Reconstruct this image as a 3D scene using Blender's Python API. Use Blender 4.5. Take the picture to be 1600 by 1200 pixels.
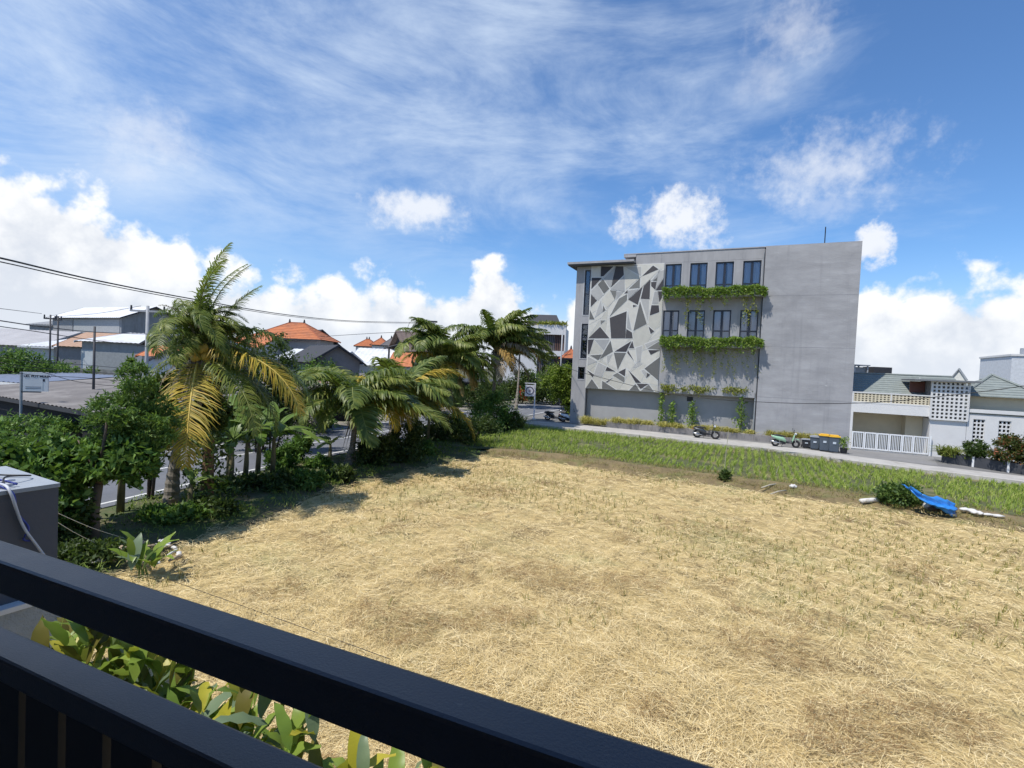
import bpy, bmesh, math, random
import numpy as np
from mathutils import Vector, Matrix
random.seed(7)
rng = np.random.default_rng(11)
for o in list(bpy.data.objects): bpy.data.objects.remove(o)
scene = bpy.context.scene
C = scene.collection

# ------------------------------------------------------------------ camera
CAM_H = 4.7
PITCH = math.atan(25 / 800); ROLL = .0455
fwd = Vector((0, math.cos(PITCH), -math.sin(PITCH)))
up0 = Vector((0, math.sin(PITCH), math.cos(PITCH))); rt0 = Vector((1, 0, 0))
rt = rt0 * math.cos(ROLL) + up0 * math.sin(ROLL)
upv = up0 * math.cos(ROLL) - rt0 * math.sin(ROLL)
cam = bpy.data.cameras.new('camera'); cam.sensor_width = 36; cam.lens = 18
cam.clip_start = .05; cam.clip_end = 3000
camo = bpy.data.objects.new('camera', cam); C.objects.link(camo)
camo.matrix_world = Matrix(((rt.x, upv.x, -fwd.x, 0), (rt.y, upv.y, -fwd.y, 0), (rt.z, upv.z, -fwd.z, CAM_H), (0, 0, 0, 1)))
scene.camera = camo

# ------------------------------------------------------------------ sun, sky
SUN_EL = math.radians(62)
SUN = Vector((-.852 * math.cos(SUN_EL), -.523 * math.cos(SUN_EL), math.sin(SUN_EL))).normalized()
sl = bpy.data.lights.new('sun', 'SUN'); sl.energy = 4.8; sl.angle = math.radians(.53); sl.color = (1, .955, .88)
so = bpy.data.objects.new('sun', sl); C.objects.link(so); so.rotation_euler = SUN.to_track_quat('Z', 'Y').to_euler()
scene.view_settings.view_transform = 'Standard'; scene.view_settings.look = 'None'
scene.view_settings.exposure = .06; scene.view_settings.gamma = 1; scene.view_settings.use_curve_mapping = False
try:
    scene.cycles.max_bounces = 8; scene.cycles.transparent_max_bounces = 8
except Exception: pass

class NG:                                                # small node-graph writer
    def __init__(s, tree): s.t = tree; s.n = tree.nodes; s.l = tree.links
    def node(s, kind, **kw):
        n = s.n.new(kind)
        for k, v in kw.items(): setattr(n, k, v)
        return n
    def put(s, sock, v):
        if v is None: return
        if hasattr(v, 'links') or hasattr(v, 'is_output'): s.l.new(v, sock)
        else: sock.default_value = v
    def m(s, op, a, b=None, c=None, clamp=False):
        n = s.node('ShaderNodeMath', operation=op, use_clamp=clamp)
        for i, v in enumerate((a, b, c)): s.put(n.inputs[i], v)
        return n.outputs[0]
    def vm(s, op, a, b=None, scale=None):
        n = s.node('ShaderNodeVectorMath', operation=op)
        s.put(n.inputs[0], a)
        if b is not None: s.put(n.inputs[1], b)
        if scale is not None: s.put(n.inputs['Scale'], scale)
        return n.outputs['Value'] if op in ('DOT_PRODUCT', 'LENGTH') else n.outputs[0]
    def noise(s, vec, scale, detail=4, rough=.55, dist=0, col=False):
        n = s.node('ShaderNodeTexNoise'); s.put(n.inputs['Vector'], vec)
        n.inputs['Scale'].default_value = scale; n.inputs['Detail'].default_value = detail
        n.inputs['Roughness'].default_value = rough; n.inputs['Distortion'].default_value = dist
        return n.outputs['Color' if col else 'Fac']
    def step(s, v, a, b, lo=0., hi=1.):
        n = s.node('ShaderNodeMapRange', interpolation_type='SMOOTHSTEP')
        s.put(n.inputs['Value'], v)
        for k, x in (('From Min', a), ('From Max', b), ('To Min', lo), ('To Max', hi)): s.put(n.inputs[k], x)
        return n.outputs[0]
    def mix(s, f, a, b, blend='MIX'):
        n = s.node('ShaderNodeMix', data_type='RGBA', blend_type=blend)
        s.put(n.inputs[0], f); s.put(n.inputs[6], a); s.put(n.inputs[7], b)
        return n.outputs[2]
    def ramp(s, f, stops):
        n = s.node('ShaderNodeValToRGB'); s.put(n.inputs[0], f); e = n.color_ramp.elements
        while len(e) < len(stops): e.new(.5)
        for i, (p, c) in enumerate(stops):
            e[i].position = p; e[i].color = (*c, 1) if len(c) == 3 else c
        return n.outputs[0]

def px_dir(x, y):
    return (fwd + rt * ((x - 800) / 800) + upv * ((600 - y) / 800))

w = bpy.data.worlds.new('World'); scene.world = w; w.use_nodes = True
g = NG(w.node_tree); g.n.clear()
sky = g.node('ShaderNodeTexSky', sky_type='NISHITA'); sky.sun_disc = False
sky.sun_elevation = SUN_EL; sky.sun_rotation = math.radians(-121.5)
sky.altitude = 0; sky.air_density = 1.0; sky.dust_density = .35; sky.ozone_density = 2.2
D = g.vm('NORMALIZE', g.node('ShaderNodeTexCoord').outputs['Generated'])
sep = g.node('ShaderNodeSeparateXYZ'); g.l.new(D, sep.inputs[0]); dx, dy, dz = sep.outputs
az = g.m('MULTIPLY', g.m('ARCTAN2', dx, dy), 57.2958)
el = g.m('MULTIPLY', g.m('ARCSINE', dz), 57.2958)
def gau(v, c, wd, h):
    t = g.m('DIVIDE', g.m('SUBTRACT', v, c), wd)
    return g.m('MULTIPLY', g.m('EXPONENT', g.m('MULTIPLY', g.m('MULTIPLY', t, t), -1)), h)
add = lambda *a: a[0] if len(a) == 1 else g.m('ADD', a[0], add(*a[1:]))
n_big = g.noise(D, 5.5, 3, .5); n_mid = g.noise(D, 19, 4, .6); n_fine = g.noise(D, 50, 5, .62)
vor = g.node('ShaderNodeTexVoronoi', feature='F1'); vor.inputs['Scale'].default_value = 17
warp = g.vm('ADD', D, g.vm('SCALE', g.noise(D, 9, 2, .6, col=True), scale=.07)); g.l.new(warp, vor.inputs['Vector'])
bill = g.m('SUBTRACT', .42, vor.outputs['Distance'])
top = add(8.6, g.m('MULTIPLY', g.m('SUBTRACT', n_big, .5), 6), gau(az, -46, 9, 6.5), gau(az, -36, 4.5, 1.6), gau(az, -2.6, 2.6, 4.6), gau(az, -13, 6, 1.2), gau(az, 40, 8, 1.2))
dens = add(g.m('SUBTRACT', top, el), g.m('MULTIPLY', bill, 4.2), g.m('MULTIPLY', g.m('SUBTRACT', n_mid, .5), 7), g.m('MULTIPLY', g.m('SUBTRACT', n_fine, .5), 3))
cum = g.step(dens, -.2, 2.2)
# cumulus light and shade: lit crests, blue-grey bellies
shade = add(g.m('MULTIPLY', dens, -.06), g.m('MULTIPLY', bill, .8), g.m('MULTIPLY', g.m('SUBTRACT', n_mid, .5), 1.7), g.m('MULTIPLY', g.m('SUBTRACT', n_big, .5), 1.2), .52)
shade = g.step(shade, -.25, .5)
cumcol = g.mix(shade, (6.9, 7.4, 8.3, 1), (10.2, 10.3, 10.4, 1))
# high thin cloud in swept sheets
mp = g.node('ShaderNodeMapping', vector_type='POINT'); g.l.new(D, mp.inputs[0]); mp.inputs['Rotation'].default_value = (0, .30, 0); mp.inputs['Scale'].default_value = (.8, .8, 2.4)
c1 = g.m('ADD', g.m('MULTIPLY', g.noise(mp.outputs[0], 3.6, 7, .66, .5), .8), g.m('MULTIPLY', g.noise(mp.outputs[0], 14, 4, .6), .2)); c2 = n_big
a1 = px_dir(330, 165).normalized(); a2 = px_dir(950, 150).normalized(); a3 = px_dir(1150, 290).normalized()
def cone(v, k0, k1):
    return g.step(g.vm('DOT_PRODUCT', D, tuple(v)), k0, k1)
sheet = add(g.m('MULTIPLY', cone(a1, .74, .98), .40), g.m('MULTIPLY', cone(a2, .90, .99), .07), g.m('MULTIPLY', cone(a3, .93, .995), .10))
cir = add(g.m('MULTIPLY', c1, 1.25), g.m('MULTIPLY', g.m('SUBTRACT', c2, .5), .4), sheet, -.80)
cirm = g.m('MULTIPLY', g.step(cir, -.12, .54), .80)
cirm = g.m('MULTIPLY', cirm, g.step(el, 6., 17.))
# single puffs
puff = None
for (x, y, sx, sy, hard, amt) in ((655, 328, 92, 40, .55, .88), (1052, 345, 96, 54, .4, .97), (1236, 50, 50, 50, .8, .45), (1285, 268, 130, 62, .75, .66),
                                 (236, 216, 72, 44, .8, .45), (1368, 385, 26, 30, .2, .95), (1205, 120, 40, 40, .8, .3), (212, 268, 50, 26, .8, .35), (1290, 320, 70, 26, .8, .35)):
    c = px_dir(x, y).normalized(); tx = Vector((0, 0, 1)).cross(c).normalized() * -1; ty = tx.cross(c)
    k = 800 / px_dir(x, y).length
    a = g.m('MULTIPLY', g.vm('DOT_PRODUCT', D, tuple(tx)), k / sx); b = g.m('MULTIPLY', g.vm('DOT_PRODUCT', D, tuple(ty)), k / sy)
    r = g.m('SQRT', g.m('ADD', g.m('MULTIPLY', a, a), g.m('MULTIPLY', b, b)))
    dd_ = add(g.m('SUBTRACT', 1.0, r), g.m('MULTIPLY', bill, .35), g.m('MULTIPLY', g.m('SUBTRACT', n_mid, .5), 1.0), g.m('MULTIPLY', g.m('SUBTRACT', n_fine, .5), 1.0))
    mk = g.m('MULTIPLY', g.step(dd_, .12, .12 + hard + .25), amt)
    mk = g.m('MULTIPLY', mk, g.step(g.vm('DOT_PRODUCT', D, tuple(c)), .9, .95))
    puff = mk if puff is None else g.m('MAXIMUM', puff, mk)
skyc = g.mix(1., sky.outputs[0], (.92, 1.27, 1.62, 1), 'MULTIPLY')
hz = g.step(el, 0., 13., .42, 0.)
skyc = g.mix(hz, skyc, (6.6, 7.4, 8.5, 1))
skyc = g.mix(cirm, skyc, (7.2, 8.4, 10.0, 1))
skyc = g.mix(puff, skyc, g.mix(shade, (6.6, 7.2, 8.4, 1), (8.9, 9.2, 9.8, 1)))
skyc = g.mix(cum, skyc, cumcol)
skyc = g.mix(g.step(el, 0., 9., .5, 0.), skyc, (7.9, 8.5, 9.3, 1))
bg = g.node('ShaderNodeBackground'); g.l.new(skyc, bg.inputs[0]); bg.inputs[1].default_value = .1
out = g.node('ShaderNodeOutputWorld'); g.l.new(bg.outputs[0], out.inputs[0])

try:
    w.cycles.sampling_method = 'MANUAL'; w.cycles.sample_map_resolution = 256
except Exception: pass

# ------------------------------------------------------------------ survey helpers: where a sighted point stands in the place
CP = Vector((0, 0, CAM_H))
def G(x, y, z=.2):
    v = px_dir(x, y); return CP + v * ((z - CAM_H) / v.z)
def A(x, y, Y):
    v = px_dir(x, y); return CP + v * (Y / v.y)

# ------------------------------------------------------------------ materials
MATS = {}
def mat(name, col, rough=.7, var=.15, scale=4., bump=0., bscale=30., metal=0., spec=.5, stain=None, stretch=(1, 1, 1), coat=0.):
    if name in MATS: return MATS[name]
    m = bpy.data.materials.new(name); m.use_nodes = True; q = NG(m.node_tree); q.n.clear()
    p = q.node('ShaderNodeBsdfPrincipled'); o = q.node('ShaderNodeOutputMaterial'); q.l.new(p.outputs[0], o.inputs[0])
    tc = q.node('ShaderNodeTexCoord'); mp = q.node('ShaderNodeMapping'); q.l.new(tc.outputs['Object'], mp.inputs[0]); mp.inputs['Scale'].default_value = stretch
    v = mp.outputs[0]
    n = q.noise(v, scale, 6, .62)
    lo = tuple(c * (1 - var) for c in col); hi = tuple(min(1, c * (1 + var)) for c in col)
    c = q.ramp(n, [(.28, lo), (.72, hi)])
    for st_ in ([] if not stain else stain if isinstance(stain, list) else [stain]):
        scol, sscale, a, b, amt = st_[:5]; vv = v
        if len(st_) > 5:
            m2 = q.node('ShaderNodeMapping'); q.l.new(tc.outputs['Object'], m2.inputs[0]); m2.inputs['Scale'].default_value = st_[5]; vv = m2.outputs[0]
        sm = q.m('MULTIPLY', q.step(q.noise(vv, sscale, 8, .65, .4), a, b), amt)
        c = q.mix(sm, c, (*scol, 1))
    q.l.new(c, p.inputs['Base Color'])
    p.inputs['Metallic'].default_value = metal; p.inputs['Specular IOR Level'].default_value = spec
    q.l.new(q.m('ADD', rough - .08, q.m('MULTIPLY', n, .16)), p.inputs['Roughness'])
    if coat: p.inputs['Coat Weight'].default_value = coat
    if bump:
        bn = q.node('ShaderNodeBump'); bn.inputs['Strength'].default_value = bump; bn.inputs['Distance'].default_value = .02
        q.l.new(q.noise(v, bscale, 6, .6), bn.inputs['Height']); q.l.new(bn.outputs[0], p.inputs['Normal'])
    MATS[name] = m; return m
def leafmat(name, stops, trans=.3, rough=.5, spec=.3):
    if name in MATS: return MATS[name]
    m = bpy.data.materials.new(name); m.use_nodes = True; q = NG(m.node_tree); q.n.clear()
    p = q.node('ShaderNodeBsdfPrincipled'); o = q.node('ShaderNodeOutputMaterial')
    ge = q.node('ShaderNodeNewGeometry'); tc = q.node('ShaderNodeTexCoord')
    f = q.m('ADD', q.m('MULTIPLY', ge.outputs['Random Per Island'], .65), q.m('MULTIPLY', q.noise(tc.outputs['Object'], 1.3, 4, .6), .45))
    c = q.ramp(f, stops)
    q.l.new(c, p.inputs['Base Color']); p.inputs['Roughness'].default_value = rough; p.inputs['Specular IOR Level'].default_value = spec
    t = q.node('ShaderNodeBsdfTranslucent'); q.l.new(q.mix(.5, c, (.18, .30, .03, 1)), t.inputs[0])
    mx = q.node('ShaderNodeMixShader'); mx.inputs[0].default_value = trans
    q.l.new(p.outputs[0], mx.inputs[1]); q.l.new(t.outputs[0], mx.inputs[2]); q.l.new(mx.outputs[0], o.inputs[0])
    MATS[name] = m; return m
def glassmat(name, col, rough=.06):
    m = mat(name, col, rough + .08, .1, 2, spec=.8); return m

# ------------------------------------------------------------------ mesh builder and object tagging
class MB:
    def __init__(s): s.v = []; s.f = []
    def poly(s, pts):
        b = len(s.v); s.v += [tuple(p) for p in pts]; s.f.append(tuple(range(b, b + len(pts)))); return s
    def box(s, a, b):
        (x0, y0, z0), (x1, y1, z1) = a, b; n = len(s.v)
        s.v += [(x0, y0, z0), (x1, y0, z0), (x1, y1, z0), (x0, y1, z0), (x0, y0, z1), (x1, y0, z1), (x1, y1, z1), (x0, y1, z1)]
        s.f += [tuple(n + i for i in q) for q in ((0, 3, 2, 1), (4, 5, 6, 7), (0, 1, 5, 4), (1, 2, 6, 5), (2, 3, 7, 6), (3, 0, 4, 7))]; return s
    def prism(s, pts, off):
        n = len(s.v); k = len(pts); off = Vector(off)
        s.v += [tuple(p) for p in pts] + [tuple(Vector(p) + off) for p in pts]
        s.f += [tuple(range(n + k - 1, n - 1, -1)), tuple(range(n + k, n + 2 * k))]
        s.f += [(n + i, n + (i + 1) % k, n + k + (i + 1) % k, n + k + i) for i in range(k)]; return s
    def tube(s, pts, rad, n=8, cap=True):
        pts = [Vector(p) for p in pts]; b = len(s.v); k = len(pts)
        for i, p in enumerate(pts):
            t = (pts[min(i + 1, k - 1)] - pts[max(i - 1, 0)]).normalized()
            a = t.cross(Vector((0, 0, 1)) if abs(t.z) < .9 else Vector((1, 0, 0))).normalized(); c = t.cross(a)
            r = rad[i] if isinstance(rad, (list, tuple)) else rad
            for j in range(n):
                th = 2 * math.pi * j / n; s.v.append(tuple(p + a * (r * math.cos(th)) + c * (r * math.sin(th))))
        for i in range(k - 1):
            for j in range(n):
                s.f.append((b + i * n + j, b + i * n + (j + 1) % n, b + (i + 1) * n + (j + 1) % n, b + (i + 1) * n + j))
        if cap: s.f += [tuple(b + j for j in range(n - 1, -1, -1)), tuple(b + (k - 1) * n + j for j in range(n))]
        return s
    def ball(s, c, r, nu=10, nv=7):
        b = len(s.v); rx, ry, rz = r if isinstance(r, (tuple, list)) else (r, r, r)
        for i in range(nv + 1):
            ph = math.pi * i / nv
            for j in range(nu):
                th = 2 * math.pi * j / nu
                s.v.append((c[0] + rx * math.sin(ph) * math.cos(th), c[1] + ry * math.sin(ph) * math.sin(th), c[2] + rz * math.cos(ph)))
        for i in range(nv):
            for j in range(nu):
                s.f.append((b + i * nu + j, b + (i + 1) * nu + j, b + (i + 1) * nu + (j + 1) % nu, b + i * nu + (j + 1) % nu))
        return s
    def disc(s, c, r, axis, t, n=20):
        c = Vector(c); ax = Vector(axis).normalized() * (t / 2)
        return s.tube([c - ax, c + ax], r, n)
    def build(s, name, m, parent=None, smooth=False, loc=None, bevel=0):
        me = bpy.data.meshes.new(name); me.from_pydata(s.v, [], s.f); me.validate()
        bm = bmesh.new(); bm.from_mesh(me)
        if smooth: bmesh.ops.remove_doubles(bm, verts=bm.verts, dist=1e-4)
        bmesh.ops.recalc_face_normals(bm, faces=bm.faces); bm.to_mesh(me); bm.free()
        return link(name, me, m, parent, smooth, loc, bevel)
def link(name, me, m, parent=None, smooth=False, loc=None, bevel=0):
    o = bpy.data.objects.new(name, me); C.objects.link(o)
    if m: me.materials.append(m)
    if smooth: me.polygons.foreach_set('use_smooth', [True] * len(me.polygons))
    if parent: o.parent = parent
    if loc is not None: o.location = loc
    if bevel:
        md = o.modifiers.new('bevel', 'BEVEL'); md.width = bevel; md.segments = 2; md.limit_method = 'ANGLE'
    return o
def npmesh(name, V, F, m, parent=None, smooth=False):
    V = np.asarray(V, np.float32).reshape(-1, 3); F = np.asarray(F, np.int32); k = F.shape[1]
    me = bpy.data.meshes.new(name); me.vertices.add(len(V)); me.vertices.foreach_set('co', V.ravel())
    me.loops.add(F.size); me.loops.foreach_set('vertex_index', F.ravel())
    me.polygons.add(len(F)); me.polygons.foreach_set('loop_start', np.arange(0, F.size, k, dtype=np.int32))
    me.update(calc_edges=True); me.validate()
    return link(name, me, m, parent, smooth)
def tag(o, label, cat, group=None):
    o['label'] = label; o['category'] = cat
    if group: o['group'] = group
    return o
def thing(name, label, cat, loc=(0, 0, 0), rz=0, group=None):
    o = bpy.data.objects.new(name, None); C.objects.link(o); o.location = loc; o.rotation_euler = (0, 0, rz); o.empty_display_size = .1
    return tag(o, label, cat, group)
def kind(o, k): o['kind'] = k; return o
def dup(root, loc, rz=None, label=None, group=None, scale=None):
    r = root.copy(); C.objects.link(r); r.location = loc
    if rz is not None: r.rotation_euler = (0, 0, rz)
    if scale: r.scale = (scale,) * 3
    if label: r['label'] = label
    if group: r['group'] = group
    for ch in list(root.children):
        c = ch.copy(); C.objects.link(c); c.parent = r
        for gc in list(ch.children):
            d = gc.copy(); C.objects.link(d); d.parent = c
    return r

# ------------------------------------------------------------------ bulk leaves and blades
def unit(a): return a / np.maximum(np.linalg.norm(a, axis=1, keepdims=True), 1e-6)
def leaf_geo(P, L, W, bias=(0, 0, .2), fold=.15):
    n = len(P); d = unit(rng.normal(size=(n, 3)) + np.array(bias)); s = unit(np.cross(d, rng.normal(size=(n, 3)))); nn = np.cross(d, s)
    L = np.broadcast_to(L, n)[:, None] * rng.uniform(.5, 1.6, (n, 1)); Wd = np.broadcast_to(W, n)[:, None] * rng.uniform(.7, 1.25, (n, 1))
    V = np.stack([P, P + d * L * .45 + s * Wd / 2 + nn * Wd * fold, P + d * L - nn * L * .12, P + d * L * .45 - s * Wd / 2 + nn * Wd * fold], 1)
    F = np.arange(4 * n).reshape(n, 4)
    return V.reshape(-1, 3), F
def blade_geo(P, D, L, W, bend=.25):
    """narrow blades: a quad then a triangle-like tip quad"""
    n = len(P); D = unit(D); s = np.cross(D, np.array([0, 0, 1.]) + rng.normal(size=(n, 3)) * .3); s = unit(s)
    L = np.broadcast_to(L, n)[:, None]; W = np.broadcast_to(W, n)[:, None]
    out = D * np.array([1, 1, 0]); M_ = P + D * L * .55; T = P + D * L + out * L * bend - np.array([0, 0, 1.]) * L * bend * .8
    V = np.stack([P - s * W / 2, P + s * W / 2, M_ + s * W * .4, M_ - s * W * .4, T + s * W * .06, T - s * W * .06], 1)
    b = np.arange(n)[:, None] * 6
    F = np.concatenate([b + np.array([0, 1, 2, 3]), b + np.array([3, 2, 4, 5])])
    return V.reshape(-1, 3), F
def blob_points(n, ells, clump=.18, nclump=40):
    """points gathered in uneven clumps through the volume of several ellipsoids"""
    out = []; vol = [r[0] * r[1] * r[2] for _, r in ells]; tv = sum(v ** .67 for v in vol)
    for (c, r), v in zip(ells, vol):
        k = max(4, int(nclump * v ** .67 / tv)); m = max(10, int(n * v ** .67 / tv))
        q = unit(rng.normal(size=(k, 3))) * rng.uniform(.35, 1.0, (k, 1)) ** .6
        i = rng.integers(0, k, m); p = q[i] + rng.normal(size=(m, 3)) * clump * rng.uniform(.6, 1.4, (k, 1))[i]
        out.append(np.array(c) + p * np.array(r))
    return np.concatenate(out)
# ------------------------------------------------------------------ palette
CONC = mat('grey_render', (.335, .330, .335), .85, .12, .9, .3, 9, stain=[((.235, .235, .25), .8, .5, .72, .5), ((.20, .20, .215), 1.3, .52, .75, .5, (2.5, 2.5, .15)), ((.44, .44, .45), 1.1, .6, .8, .4, (1, 1, 1))], stretch=(1.6, 1.6, .5))
CONC_D = mat('grey_render_lower', (.33, .33, .335), .85, .10, .8, .2, 9)
CONC_R = mat('grey_render_plain_block', (.335, .332, .34), .85, .2, .75, .5, 7, stain=[((.46, .46, .475), 1.5, .58, .78, .6), ((.23, .23, .24), .4, .45, .75, .6, (1, 1, 1)), ((.22, .22, .23), 1.2, .5, .8, .6, (2.6, 2.6, .10)), ((.58, .58, .57), 1.3, .66, .76, .8, (.6, .6, 1.3))], stretch=(.5, .5, 1.7))
WHITE = mat('white_paint', (.72, .72, .71), .6, .06, 1.5, .05, 20, stain=((.5, .49, .46), 2.2, .55, .8, .35))
CREAM = mat('cream_paint', (.62, .55, .40), .7, .06, 2)
BLACKM = mat('black_metal', (.012, .014, .02), .4, .1, 4)
DARKF = mat('dark_window_frame', (.015, .02, .035), .4, .1, 4)
STEEL = mat('galvanised_steel', (.33, .35, .37), .5, .12, 5, metal=.3)
CEMENT = mat('concrete_paving', (.40, .38, .35), .9, .14, 1.4, .3, 30, stain=((.25, .23, .19), .9, .5, .72, .6))
PLANT_BOX = mat('weathered_concrete_planter', (.26, .24, .225), .9, .16, 2.4, .2, 20, stain=((.10, .09, .085), 1.6, .5, .68, .7), stretch=(2.4, 2.4, .5))
ASPH = mat('asphalt', (.13, .135, .15), .9, .16, 1.1, .35, 60, stain=((.18, .18, .19), .35, .45, .7, .6))
PAINT = mat('road_paint', (.62, .62, .60), .8, .14, 9, stain=((.2, .2, .2), 7, .55, .75, .7))
WOOD_D = mat('dark_wood', (.05, .032, .024), .7, .2, 6)
def glass(name, tint=(.90, .93, .97), mixf=.13):
    m = bpy.data.materials.new(name); m.use_nodes = True; q = NG(m.node_tree); q.n.clear()
    t = q.node('ShaderNodeBsdfTransparent'); t.inputs[0].default_value = (*tint, 1)
    gl = q.node('ShaderNodeBsdfGlossy'); gl.inputs['Roughness'].default_value = .04; gl.inputs[0].default_value = (.75, .82, .95, 1)
    fr = q.node('ShaderNodeFresnel'); fr.inputs[0].default_value = 1.5
    mx = q.node('ShaderNodeMixShader'); q.l.new(q.m('ADD', fr.outputs[0], mixf - .1), mx.inputs[0])
    q.l.new(t.outputs[0], mx.inputs[1]); q.l.new(gl.outputs[0], mx.inputs[2]); o = q.node('ShaderNodeOutputMaterial'); q.l.new(mx.outputs[0], o.inputs[0])
    MATS[name] = m; return m
GLASS = glass('window_glass')

# ------------------------------------------------------------------ ground sheets
def sheet(name, pts, z, m, k='structure'):
    bm = bmesh.new(); vs = [bm.verts.new((p[0], p[1], z)) for p in pts]; f = bm.faces.new(vs)
    bmesh.ops.triangulate(bm, faces=[f]); bmesh.ops.recalc_face_normals(bm, faces=bm.faces)
    me = bpy.data.meshes.new(name); bm.to_mesh(me); bm.free()
    if me.polygons[0].normal.z < 0: me.flip_normals()
    return kind(link(name, me, m), k)
def strip(name, L, Rr, m, skirt=0, k='structure'):
    b = MB()
    for i in range(len(L) - 1):
        b.poly([Rr[i], Rr[i + 1], L[i + 1], L[i]])
        if skirt:
            for e in (L, Rr):
                b.poly([e[i], e[i + 1], (e[i + 1][0], e[i + 1][1], e[i + 1][2] - skirt), (e[i][0], e[i][1], e[i][2] - skirt)])
    return kind(b.build(name, m), k)
def densify(pts, step=1.0, jit=0., seed=3):
    r = random.Random(seed); out = []
    for a, b in zip(pts[:-1], pts[1:]):
        n = max(1, int((Vector(b[:2]) - Vector(a[:2])).length / step))
        for i in range(n):
            t = i / n; out.append((a[0] + (b[0] - a[0]) * t + r.uniform(-jit, jit), a[1] + (b[1] - a[1]) * t + r.uniform(-jit, jit)))
    out.append(tuple(pts[-1][:2])); return out
def smooth_line(pts, n=6):
    out = []
    for i in range(len(pts) - 1):
        p0, p1, p2, p3 = (Vector(pts[max(0, min(len(pts) - 1, j))]) for j in (i - 1, i, i + 1, i + 2))
        for k in range(n):
            t = k / n; out.append(.5 * ((2 * p1) + (p2 - p0) * t + (2 * p0 - 5 * p1 + 4 * p2 - p3) * t * t + (3 * p1 - p0 - 3 * p2 + p3) * t ** 3))
    out.append(Vector(pts[-1])); return out
soil = mat('dry_soil_and_weeds', (.10, .085, .045), .95, .35, .35, .3, 8, stain=((.05, .075, .02), .25, .45, .6, .8))
big = 900
sheet('ground', [(-big, -200), (big, -200), (big, big * 1.6), (-big, big * 1.6)], -.06, soil)

# asphalt road with edge and centre lines
RE = smooth_line([Vector(p) for p in ((-19.5, -10), (-16.2, 1), (-14.0, 8), (-11.95, 14.1), (-10.62, 18.5), (-8.75, 23.8), (-4.6, 34.0), (1.35, 48.5), (4.05, 55), (9.8, 68), (21, 94), (60, 180))], 8)
def off_line(L, d):
    out = []
    for i, p in enumerate(L):
        t = (L[min(i + 1, len(L) - 1)] - L[max(i - 1, 0)]).normalized(); out.append(p + Vector((-t.y, t.x)) * d)
    return out
def z3(L, z): return [(p[0], p[1], z) for p in L]
strip('main_road', z3(off_line(RE, 6.5), .2), z3(off_line(RE, -.35), .2), ASPH, skirt=.3)
for d in (.06, 3.0, 6.0):
    strip('road_marking', z3(off_line(RE, d + .06), .204), z3(off_line(RE, d - .06), .204), PAINT)
FAR = off_line(RE, 6.5); FAR2 = off_line(RE, 30)
pave = mat('dusty_shoulder', (.22, .20, .17), .95, .25, .8, .3, 30, stain=((.08, .10, .03), .5, .5, .62, .8))
strip('road_shoulder', z3(off_line(RE, 10), .18), z3(FAR, .196), pave)

# lane and forecourt in front of the grey building
LU = [G(*p) for p in ((830, 657), (900, 663), (1000, 672.5), (1100, 683), (1200, 693), (1300, 708), (1450, 727), (1600, 744))]
LL = [G(*p) for p in ((815, 661), (900, 670.5), (1000, 680), (1100, 691), (1200, 701), (1300, 716), (1450, 735), (1600, 753))]
LU = [Vector((-1.3, 46.6, .2))] + LU + [LU[-1] + Vector((8, -8.6, 0))]; LL = [Vector((-2.0, 44.2, .2))] + LL + [LL[-1] + Vector((8, -8.6, 0))]
strip('lane', z3(LU, .2), z3(LL, .2), CEMENT, skirt=.25)
sheet('forecourt', [tuple(p[:2]) for p in LU[:-1]] + [(45, 40), (45, 70), (12, 68), (-.3, 47.4)], .19, mat('forecourt_asphalt', (.17, .165, .16), .95, .2, .8, .3, 30))
b = MB()
for i in range(len(LL) - 1):                                        # low kerb stones along the paddy side
    a, c = LL[i], LL[i + 1]; n = max(1, int((c - a).length / 2.4))
    for j in range(n):
        p = a.lerp(c, (j + .02) / n); q = a.lerp(c, (j + .98) / n); nn = Vector((-(q - p).y, (q - p).x, 0)).normalized() * .16
        dz = random.uniform(.0, .035); b.prism([p - nn + Vector((0, 0, -.2)), q - nn + Vector((0, 0, -.2)), q - nn + Vector((0, 0, .03 + dz)), p - nn + Vector((0, 0, .03 + dz))], nn * 1.2)
kind(b.build('lane_kerb', mat('pale_kerb', (.46, .43, .38), .9, .2, 3, .2, 25, stain=((.2, .19, .13), 1.5, .5, .7, .6))), 'structure')

# straw field, bund, paddy, verge
FE = [(-10.2, 5.0), (-9.0, 8.6), (-7.8, 11.2), (-7.9, 13.6), (-6.8, 14.6), (-6.75, 17.3), (-4.4, 22.3), (-1.6, 26.6)]
BL = [(-1.6, 26.6), (1.8, 26.0), (6.0, 23.5), (9.7, 21.6), (13.5, 19.3), (17.3, 16.95), (24, 12.6), (44, 0)]
straw_soil = mat('straw_litter', (.46, .35, .155), .95, .3, 2.6, 1.0, 30, stain=[((.19, .13, .055), .55, .50, .68, .9), ((.36, .35, .15), .22, .5, .66, .6), ((.15, .10, .045), 2.1, .58, .72, .8)])
q_ = NG(straw_soil.node_tree)
sheet('straw_field', FE + BL[1:] + [(44, -12), (-10.2, -12)], 0, straw_soil)
LLx = [(p.x, p.y) for p in LL[1:]]
BU = [(p[0] + 1.15 + .02 * i, p[1] + 2.5) for i, p in enumerate(BL)]
paddy_soil = mat('wet_paddy_soil', (.075, .085, .03), .9, .3, 1.2, .3, 20, stain=((.24, .20, .09), .5, .5, .66, .7))
sheet('rice_paddy', [(-2.5, 43.6)] + LLx + BU[::-1] + [(-3.0, 29), (-3.2, 34)], .03, paddy_soil)
bund_m = mat('earth_bund', (.19, .14, .065), .95, .35, 1.6, .6, 18, stain=((.13, .14, .04), .8, .48, .66, .8))
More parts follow.
